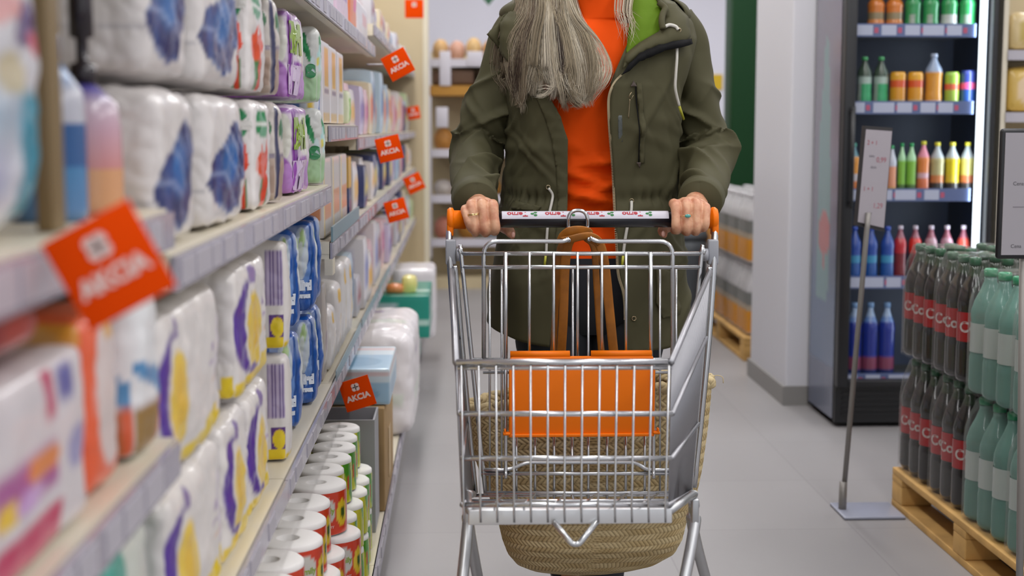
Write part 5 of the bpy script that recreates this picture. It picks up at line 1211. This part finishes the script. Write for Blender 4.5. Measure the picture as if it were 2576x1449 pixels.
fput(2326, 2, 'soda_bottle', 'pink and orange bottle with yellow cap on the third fridge shelf', 145, 16, SODA, [(0, .12, '#2f2622'), (.12, .36, '#c66a44'), (.36, .46, '#c9a0a8'), (.46, .72, '#cf7a3c'), (.72, 1, '#c9788a')], capc='#c9c42c')
for i, px in enumerate((2361, 2399, 2437)): fput(px, 2, 'iced_tea_bottle', f'yellow capped iced tea bottle on the third fridge shelf, {["left", "middle", "right"][i]} of the three', 142, 18, SODA, [(0, .28, '#34302e'), (.28, .42, ['#b8703c', '#c9b02c', '#b0623c'][i]), (.42, .72, ['#a8a070', '#c9b41c', '#b2aa60'][i]), (.72, 1, '#9fa6a8')], capc='#cfc62c')
for i, px in enumerate((2158, 2200, 2242)): fput(px, 3, 'water_bottle', f'tall blue water bottle on the fourth fridge shelf, {ORD[i]} from the left', 150, 18, SODA, [(0, .1, '#2a6a9a'), (.1, .4, '#1c4f96'), (.4, .5, '#3c8ab4'), (.5, 1, '#22489a')], capc='#2a4fb4')
for i, px in enumerate((2274, 2312, 2352, 2392, 2434)): fput(px, 3, 'soda_bottle', f'red pale-capped drink bottle on the fourth fridge shelf, {ORD[i]} red one from the left', 152, 16.5, SODA, [(0, .55, '#6f1c24'), (.55, .8, ['#b0242c', '#c8281c', '#a8848c', '#a87c88', '#c84a3c'][i]), (.8, 1, '#8c4a58')], capc='#c9bcc9')
for i, px in enumerate((2163, 2204, 2246)): fput(px, 4, 'water_bottle', f'big dark blue water bottle on the bottom fridge shelf, {ORD[i]} from the left', 205, 21, SODA, [(0, .16, '#1c2c60'), (.16, .3, '#7a3a54'), (.3, .74, '#162c86'), (.74, .82, '#5a7ab0'), (.82, 1, '#8fa6c4')], capc='#6f94c0')
# ================================================================ shelf beyond the fridge at the right edge
t = thing('shelf_unit', 'cream shelf unit cut by the right picture edge beyond the fridge', 'shelving', (2.2, 5.75, 0))
fb('back_panel', [((0, .5, 0), (.9, .52, 2.2))], M_board, t); fb('side_panel', [((0, 0, 0), (.02, .5, 2.2))], M_shelf, t)
for z in (.3, .8, 1.28, 1.53): s_ = fb('shelf_board', [((.02, 0, z - .03), (.9, .5, z))], M_shelf, t); fb('price_rail', [((.02, -.006, z - .04), (.9, 0, z))], M_card, s_)
for i, (c1, c2, h_, z, w) in enumerate((('#b7a376', '#a08c3a', .15, 1.531, '#'), ('#b99a4c', '#c9b49a', .18, 1.281, '#'), ('#c0a878', '#8a7a30', .2, .801, '#'))):
    for q in range(2): pack('goods_pack', f'{["cream and green", "yellow brown", "tan and olive"][i]} pack at the right picture edge, {["upper", "middle", "lower"][i]} shelf, {["near the side panel", "farther right"][q]}', 'pack', (2.235 + q * .19 + .17, 5.77, z), (.17, .2, h_), lambda f, u, v, c1=c1, c2=c2: put(flat(u, c1), ell(u, v, .5, .5, .3, .35), c2, .8), 'packs on the right edge shelf', seed=200 + i * 2 + q, r=.03, res=.015)
# ================================================================ price signs on stands
def sign(name, label, base, top, half, h_, rz, rx, frame, paper_fn, tilt=0):
    t = thing(name, label, 'sign', base); b0 = Vector((0, 0, .012)); tp = Vector(top) - Vector(base)
    return t
b0 = W(2118, 1312, 4.39); b0.z = 0
t = thing('sign_stand', 'slim leaning price sign on a thin grey pole in front of the fridge', 'sign', b0)
Ys = 4.42; tp = W(2181, 575, Ys) - b0
m = MB(); m.tube([Vector((0, 0, .012)), tp, tp + (tp.normalized() * .05)], .0085, 12); m.tube([Vector((0, 0, .0)), Vector((0, 0, .08)) + tp * .02], .013, 12); m.build('pole', mat('grey_pole', '#8d8984', rough=.4, metal=.3), t)
m = MB(); m.bbox((-.02, -.10, .001), (.175, .08, .010), .004); m.build('base_plate', mat('bluish_acrylic', '#a0a4b4', rough=.25), t)
c4 = [W(2172, 316, Ys) - b0, W(2242, 321, Ys + .05) - b0, W(2220, 582, Ys + .05) - b0, W(2150, 566, Ys) - b0]
fwd = (c4[1] - c4[0]).cross(c4[3] - c4[0]).normalized(); fwd = fwd if fwd.y < 0 else -fwd
m = MB(); m.slab(c4, .014); m.build('frame', mat('sign_frame_dark', '#2f2d2e', rough=.5), t)
m = MB(); cc = sum(c4, Vector()) / 4; inn = [cc + (p - cc) * .93 + fwd * .0085 for p in c4]; m.col = lin('#aaa3a9'); m.slab(inn, .002)
ex = (inn[1] - inn[0]); ey = (inn[3] - inn[0]); on = lambda u, v: inn[0] + ex * u + ey * v + fwd * .0018
for (u, v, txt, s_, cl) in ((.28, .14, '2 + 1', .020, '#a8505a'), (.68, .32, '0,99', .024, '#a8606a'), (.3, .28, 'cena', .012, '#6a666c'), (.4, .4, 'akcia', .012, '#6a666c'), (.28, .64, '1 + 1', .020, '#a8505a'), (.7, .82, '1,29', .024, '#a8606a'), (.4, .9, 'cena', .012, '#6a666c')):
    m.col = lin(cl); m.text(txt, s_, lambda x, y, u=u, v=v: on(u, v) + ex.normalized() * x - ey.normalized() * y)
m.build('price_sheet', M_matte, t)
Y2 = 3.0; b1 = W(2573, 1449, Y2); b1.z = 0
t = thing('sign_stand', 'big black framed price board at the right picture edge', 'sign', b1)
m = MB(); m.tube([Vector((0, 0, .012)), W(2572, 640, Y2) - b1 + Vector((0, .012, .2))], .008, 12); m.build('pole', mat('grey_pole', '#8d8984'), t)
m = MB(); m.bbox((-.14, -.12, .0), (.11, .12, .010), .004); m.build('base_plate', mat('bluish_acrylic', '#a0a4b4'), t)
lo, hi = W(2503, 651, Y2) - b1, W(2503, 323, Y2) - b1; wv = .40
m = MB(); m.bbox((lo.x, -.008, lo.z), (lo.x + wv, .006, hi.z), .008); m.build('frame', M_black, t)
m = MB(); m.col = lin('#9b979c'); m.box((lo.x + .009, -.011, lo.z + .009), (lo.x + wv - .009, -.0075, hi.z - .009))
for (dx, dz, txt, s_) in ((.085, .62, 'D', .05), (.085, .22, 'D', .05), (.04, .58, 'Cena', .011), (.04, .1, 'Cena', .011)):
    m.col = lin('#5a575c'); m.text(txt, s_, lambda x, y, dx=dx, dz=dz: Vector((lo.x + dx + x, -.0118, lo.z + (hi.z - lo.z) * dz + y)))
m.col = lin('#7a767c'); m.box((lo.x + .03, -.0116, lo.z + (hi.z - lo.z) * .40), (lo.x + wv - .03, -.011, lo.z + (hi.z - lo.z) * .405))
m.build('price_sheet', M_matte, t)
# ================================================================ pallets with shrink-wrapped packs
def pallet(label, loc, lx, ly):
    t = thing('wooden_pallet', label, 'pallet', loc); h_ = .126
    for i in range(5):
        w = .1; x = i * (lx - w) / 4; m = MB(); m.bbox((x, 0, h_ - .022), (x + w, ly, h_), .003); m.build('deck_board', M_wood, t)
    for j in range(3):
        y = j * (ly - .1) / 2; m = MB(); m.bbox((0, y, h_ - .044), (lx, y + .1, h_ - .022), .002); m.build('stringer', M_wood, t)
        for i in range(3):
            x = i * (lx - .1) / 2; m = MB(); m.bbox((x, y, .022), (x + .1, y + .1, h_ - .044), .004); m.build('block', M_wood, t)
    for i in range(3):
        x = i * (lx - .1) / 2; m = MB(); m.bbox((x, 0, 0), (x + .1, ly, .022), .002); m.build('bottom_board', M_wood, t)
    return t
M_film = film_mat('shrink_film', '#d8d6d2', .01, .11, .18)
M_cola = mat('cola_bottle', attr=True, rough=.12, coat=.5)
def green_water():
    m = film_mat('green_water_bottle', '#86b3a6', .5, .25, .12); return m
M_gw = green_water()
BIG = [(0, .78), (.02, .95), (.05, 1), (.28, 1), (.31, .96), (.58, .96), (.61, 1), (.66, .98), (.74, .82), (.83, .52), (.9, .34), (.935, .33)]
def bottle_part(pos, r, h, bands, capc, par, mb_, prof=BIG, seg=18, lab=None, lt='', m2=None):
    b = MB(); dense = []; pr = [(r * q, h * a) for a, q in prof]
    for i in range(len(pr) - 1):
        k = max(1, int(abs(pr[i + 1][1] - pr[i][1]) / (h * .025)))
        for q in range(k): dense.append((pr[i][0] + (pr[i + 1][0] - pr[i][0]) * q / k, pr[i][1] + (pr[i + 1][1] - pr[i][1]) * q / k))
    dense.append(pr[-1])
    def cf(a, z, rr):
        for lo, hi, c in bands:
            if lo <= z / h <= hi: return lin(c)
        return lin(bands[-1][2])
    b.lathe(dense, seg, colfn=cf); o = b.build('bottle', mb_, par); o.location = pos
    if lab:
        b = MB(); rl = r * .965; b.col = lin(lab); b.lathe([(rl + .0012, h * .33), (rl + .0012, h * .565)], 28, caps=False)
        if lt:
            b.col = lin('#c9c2bd')
            for a0 in (math.radians(250), math.radians(10)): b.text(lt, .042, lambda x, y, a0=a0: ((rl + .002) * math.cos(a0 + x / rl), (rl + .002) * math.sin(a0 + x / rl), h * .445 + y), bold=.001)
        b.build('bottle_label', m2 or M_gloss, o)
    b = MB(); b.col = lin(capc); b.lathe([(r * .34, h * .935), (r * .38, h * .937), (r * .38, h * .99), (r * .3, h)], 12); b.build('bottle_cap', M_gloss, o)
    return o
def wrap_part(t, nx, ny, d, h):
    """film drawn tight around the pack and slack over the necks"""
    b = MB(); X, Y = nx * d, ny * d; seg = 96; P = []
    for (k, z) in ((1, .004), (1.0, h * .3), (1.0, h * .66), (.985, h * .74), (.93, h * .84), (.86, h * .93), (.8, h * 1.0), (.5, h * 1.006), (.02, h * 1.008)):
        row = []
        for i in range(seg):
            a = 2 * PI * i / seg; c, s = math.cos(a), math.sin(a); e = 2 / 7 if k > .9 else 2 / 5
            x = math.copysign(abs(c) ** e, c) * (X / 2 + .003) * k; y = math.copysign(abs(s) ** e, s) * (Y / 2 + .003) * k
            w = .006 * noise.noise(Vector((x * 30, y * 30, z * 12))) * (1 if k < 1 else .25)
            row.append(Vector((x + w, y + w, z + w)))
        P.append(row)
    b.grid(P, True); return b.build('shrink_wrap', M_film, t)
def sixpack(label, group, loc, d, h, bands, capc, mb_, lab=None, lt='', m2=None, nx=2, ny=3, rz=0):
    t = thing('bottle_pack', label, 'bottle pack', loc, rz, group)
    first = None
    for i in range(nx):
        for j in range(ny):
            pos = ((i - (nx - 1) / 2) * d, (j - (ny - 1) / 2) * d, .003)
            if first is None: first = bottle_part(pos, d / 2 - .001, h, bands, capc, t, mb_, lab=lab, lt=lt, m2=m2)
            else:
                c = dup(first, pos); c.parent = t; c.rotation_euler = (0, 0, .5 * math.sin(i * 3 + j * 5))
    wrap_part(t, nx, ny, d, h); return t
pallet('pale wooden pallet under the cola and green water packs', (1.40, 3.22, 0), .8, 1.25)
CB = [(0, .04, '#1a1715'), (.04, .86, '#1c1917'), (.86, 1, '#33402f')]
p = None; D = .093; ZP = .129; HC = .355
for j, (y, lb) in enumerate(((4.343, 'far'), (4.05, 'near'))):
    for i, x in enumerate((1.505, 1.70)):
        for k in range(2):
            lab = f'shrink-wrapped pack of cola bottles, {["bottom", "top"][k]} layer, {lb} end, ' + ['aisle side of the pallet', 'inner row of the pallet'][i]
            loc = (x, y, ZP + k * (HC + .013))
            if p is None: p = sixpack(lab, 'cola packs on the pallet', loc, D, HC, CB, '#2a5a3c', M_cola, '#a01418', 'Cola')
            else: dup(p, loc, 0, lab)
p = None; D2 = .102
for j, y in enumerate((3.735, 3.415)):
    for i, x in enumerate((1.51, 1.722)):
        for k in range(2):
            lab = f'shrink-wrapped pack of green tinted water bottles, {["bottom", "top"][k]} layer, {["beside the cola packs", "nearest the camera"][j]}, ' + ['aisle side', 'inner row'][i]
            loc = (x, y, ZP + k * (.345 + .013))
            if p is None: p = sixpack(lab, 'green water packs on the pallet', loc, D2, .345, [(0, 1, '#7fb0a0')], '#1f8a5c', M_gw, '#aab4ae')
            else: dup(p, loc, 0, lab)
# far pallet by the green column
pallet('far wooden pallet beyond the pillar under the orange labelled bottles', (1.485, 7.32, 0), .9, 1.5)
p = None
for k in range(2):
    for j in range(5):
        for i in range(2):
            lab = f'far pack of orange labelled white bottles, {["bottom", "top"][k]} layer, {ORD[j]} along the aisle, ' + ['aisle side', 'inner row'][i]
            loc = (1.60 + i * .207, 7.50 + j * .298, ZP + k * .378)
            if p is None: p = sixpack(lab, 'white bottle packs beyond the pillar', loc, .095, .36, [(0, .04, '#c9c4c0'), (.04, .34, '#dd9410'), (.34, .42, '#b8a890'), (.42, .62, '#7c7e7a'), (.62, 1, '#c9c8ca')], '#cfcdd0', M_gloss)
            else: dup(p, loc, 0, lab)
# yellow card on the back wall and green hanging sign
m = MB(); c = W(1803, 205, 12.28); m.box((c.x - .05, 12.285, c.z - .07), (c.x + .05, 12.299, c.z + .06)); tag(m.build('wall_card', mat('yellow_card', '#d6b21a', rough=.5)), 'small yellow card on the white back wall beside the green column', 'card')
c = W(1229, -6, 11.2); t = thing('hanging_sign', 'dark green hanging sign tip above the bread shelves', 'sign', (c.x, 11.2, c.z)); m = MB(); m.slab([(-.07, 0, .3), (.07, 0, .3), (.05, 0, 0), (0, 0, -.06), (-.05, 0, 0)], .02); m.build('panel', mat('green_sign', '#1d5a3a', rough=.5), t)
m = MB(); m.tube([(0, 0, .3), (0, 0, hh - c.z)], .004, 6); m.build('hanging_wire', M_dull, t)
# ================================================================ bread shelves at the back
YBk = 10.75
bx0, bx1 = W(1082, 320, YBk).x, W(1420, 320, YBk).x
t = thing('bread_rack', 'white and wood bread shelving at the far end of the aisle', 'shelving', (bx0, YBk, 0)); BW = bx1 - bx0
fb('back_panel', [((0, .5, 0), (BW, .52, W(1100, 120, YBk).z))], mat('rack_back', '#c2b290', rough=.6), t); fb('base', [((0, 0, 0), (BW, .5, W(1100, 700, YBk).z))], M_board, t)
M_rackw = mat('white_rail', '#cfccd6', rough=.4); M_bask = mat('brown_wicker', '#5f4634', rough=.7, bump=(80, .6, .01)); M_honey = mat('honey_board', '#b3802c', rough=.5)
brs = [(158, 12), (385, 14), (500, 14), (610, 14)]
for py, hpx in brs:
    z = W(1100, py, YBk).z; s_ = fb('shelf_board', [((0, 0, z - .02), (BW, .5, z))], M_shelf, t); fb('price_rail', [((0, -.012, z - .03), (BW, 0, z + .03))], M_rackw, s_)
za, zb_ = W(1100, 232, YBk).z, W(1100, 215, YBk).z
fb('wood_board', [((0, -.01, W(1100, 240, YBk).z), (BW, .5, W(1100, 215, YBk).z))], M_honey, t)
for i in range(3):
    b = MB(); x = .02 + i * .34; b.bbox((x, .01, W(1100, 213, YBk).z), (x + .31, .4, W(1100, 176, YBk).z), .02); b.build('wicker_basket', M_bask, t)
for (px, y1_, y2_, wpx) in ((1120, 130, 215, 28), (1195, 130, 168, 40), (1112, 270, 320, 30), (1165, 395, 440, 26), (1225, 395, 430, 26)):
    c = W(px, (y1_ + y2_) / 2, YBk); w = wpx * pxm(YBk) / 2; h_ = (y2_ - y1_) * pxm(YBk) / 2; b = MB(); b.bbox((c.x - bx0 - w, -.022, c.z - h_), (c.x - bx0 + w, -.014, c.z + h_), .004); b.build('price_card', M_rackw, t)
rb = random.Random(4)
BC = [('#c9a06a', 'tan'), ('#cc9c86', 'pinkish'), ('#d0ac74', 'pale golden'), ('#b98a4e', 'brown'), ('#c9a596', 'rosy'), ('#cfae86', 'cream')]
def loaf(name, label, x, z, w, d_, h_, c, cat='bread', y=None):
    b = MB(); pts = []
    for i in range(14):
        a = i / 13; k = math.sin(PI * min(1, max(.0, a * .94 + .03))) ** .45; row = []
        for j in range(22):
            q = 2 * PI * j / 22; yy = .5 * d_ * k * math.cos(q); zz = .5 * h_ * k * math.sin(q)
            row.append(Vector((-w / 2 + w * a, yy, max(h_ / 2 + zz, .001) + .004 * noise.noise(Vector((a * 9, q, z))))))
        pts.append(row)
    b.grid(pts, True); b.f.append(tuple(range(21, -1, -1))); b.f.append(tuple(13 * 22 + j for j in range(22))); b.m += [0, 0]; b.sm += [True, True]
    o = b.build(name, mat('bread_' + c[1:], c, rough=.6, var=(20, .3))); o.location = (x, YBk + (.16 if y is None else y), z + .006); return tag(o, label, cat, 'bread and bags on the far shelves')
zt = W(1100, 158, YBk).z
for i in range(7): c, w_ = BC[i % 6]; loaf('bread_loaf', f'{w_} bread bag on the top of the far rack, {ORD[i]} from the left', bx0 + .08 + i * .125, zt, .12, .22, rb.uniform(.16, .24), c)
for r_, (py, wd) in enumerate(((385, 'second'), (500, 'third'), (610, 'fourth'))):
    for i in range(5): c, w_ = [('#b9803c', 'brown'), ('#c4bcb8', 'white'), ('#c07a66', 'reddish'), ('#a8742c', 'dark golden'), ('#9aa3b4', 'blue grey')][(i + r_) % 5]; loaf('bread_loaf', f'{w_} bread pack on the {wd} shelf of the far rack, {ORD[i]} from the left', bx0 + .1 + i * .18, W(1100, py, YBk).z, .15, .2, rb.uniform(.12, .2), c)
# dark bin beside the shopper's hip
bb = W(1738, 735, 8.0); t = thing('waste_bin', 'dark grey bin behind the shopper, left of the orange labelled bottles', 'bin', (W(1735, 600, 8.0).x, 8.0, 0)); hz_ = W(1735, 572, 8.0).z
m = MB(); m.lathe([(.07, 0), (.085, .02), (.10, hz_ * .8), (.10, hz_ * .9)], 28); m.build('bin_body', mat('dark_grey_bin', '#40454a', rough=.5), t); m = MB(); m.lathe([(.105, hz_ * .9), (.105, hz_ * .93), (.085, hz_), (.02, hz_ + .004)], 28); m.build('bin_lid', mat('dark_grey_bin', '#40454a'), t)
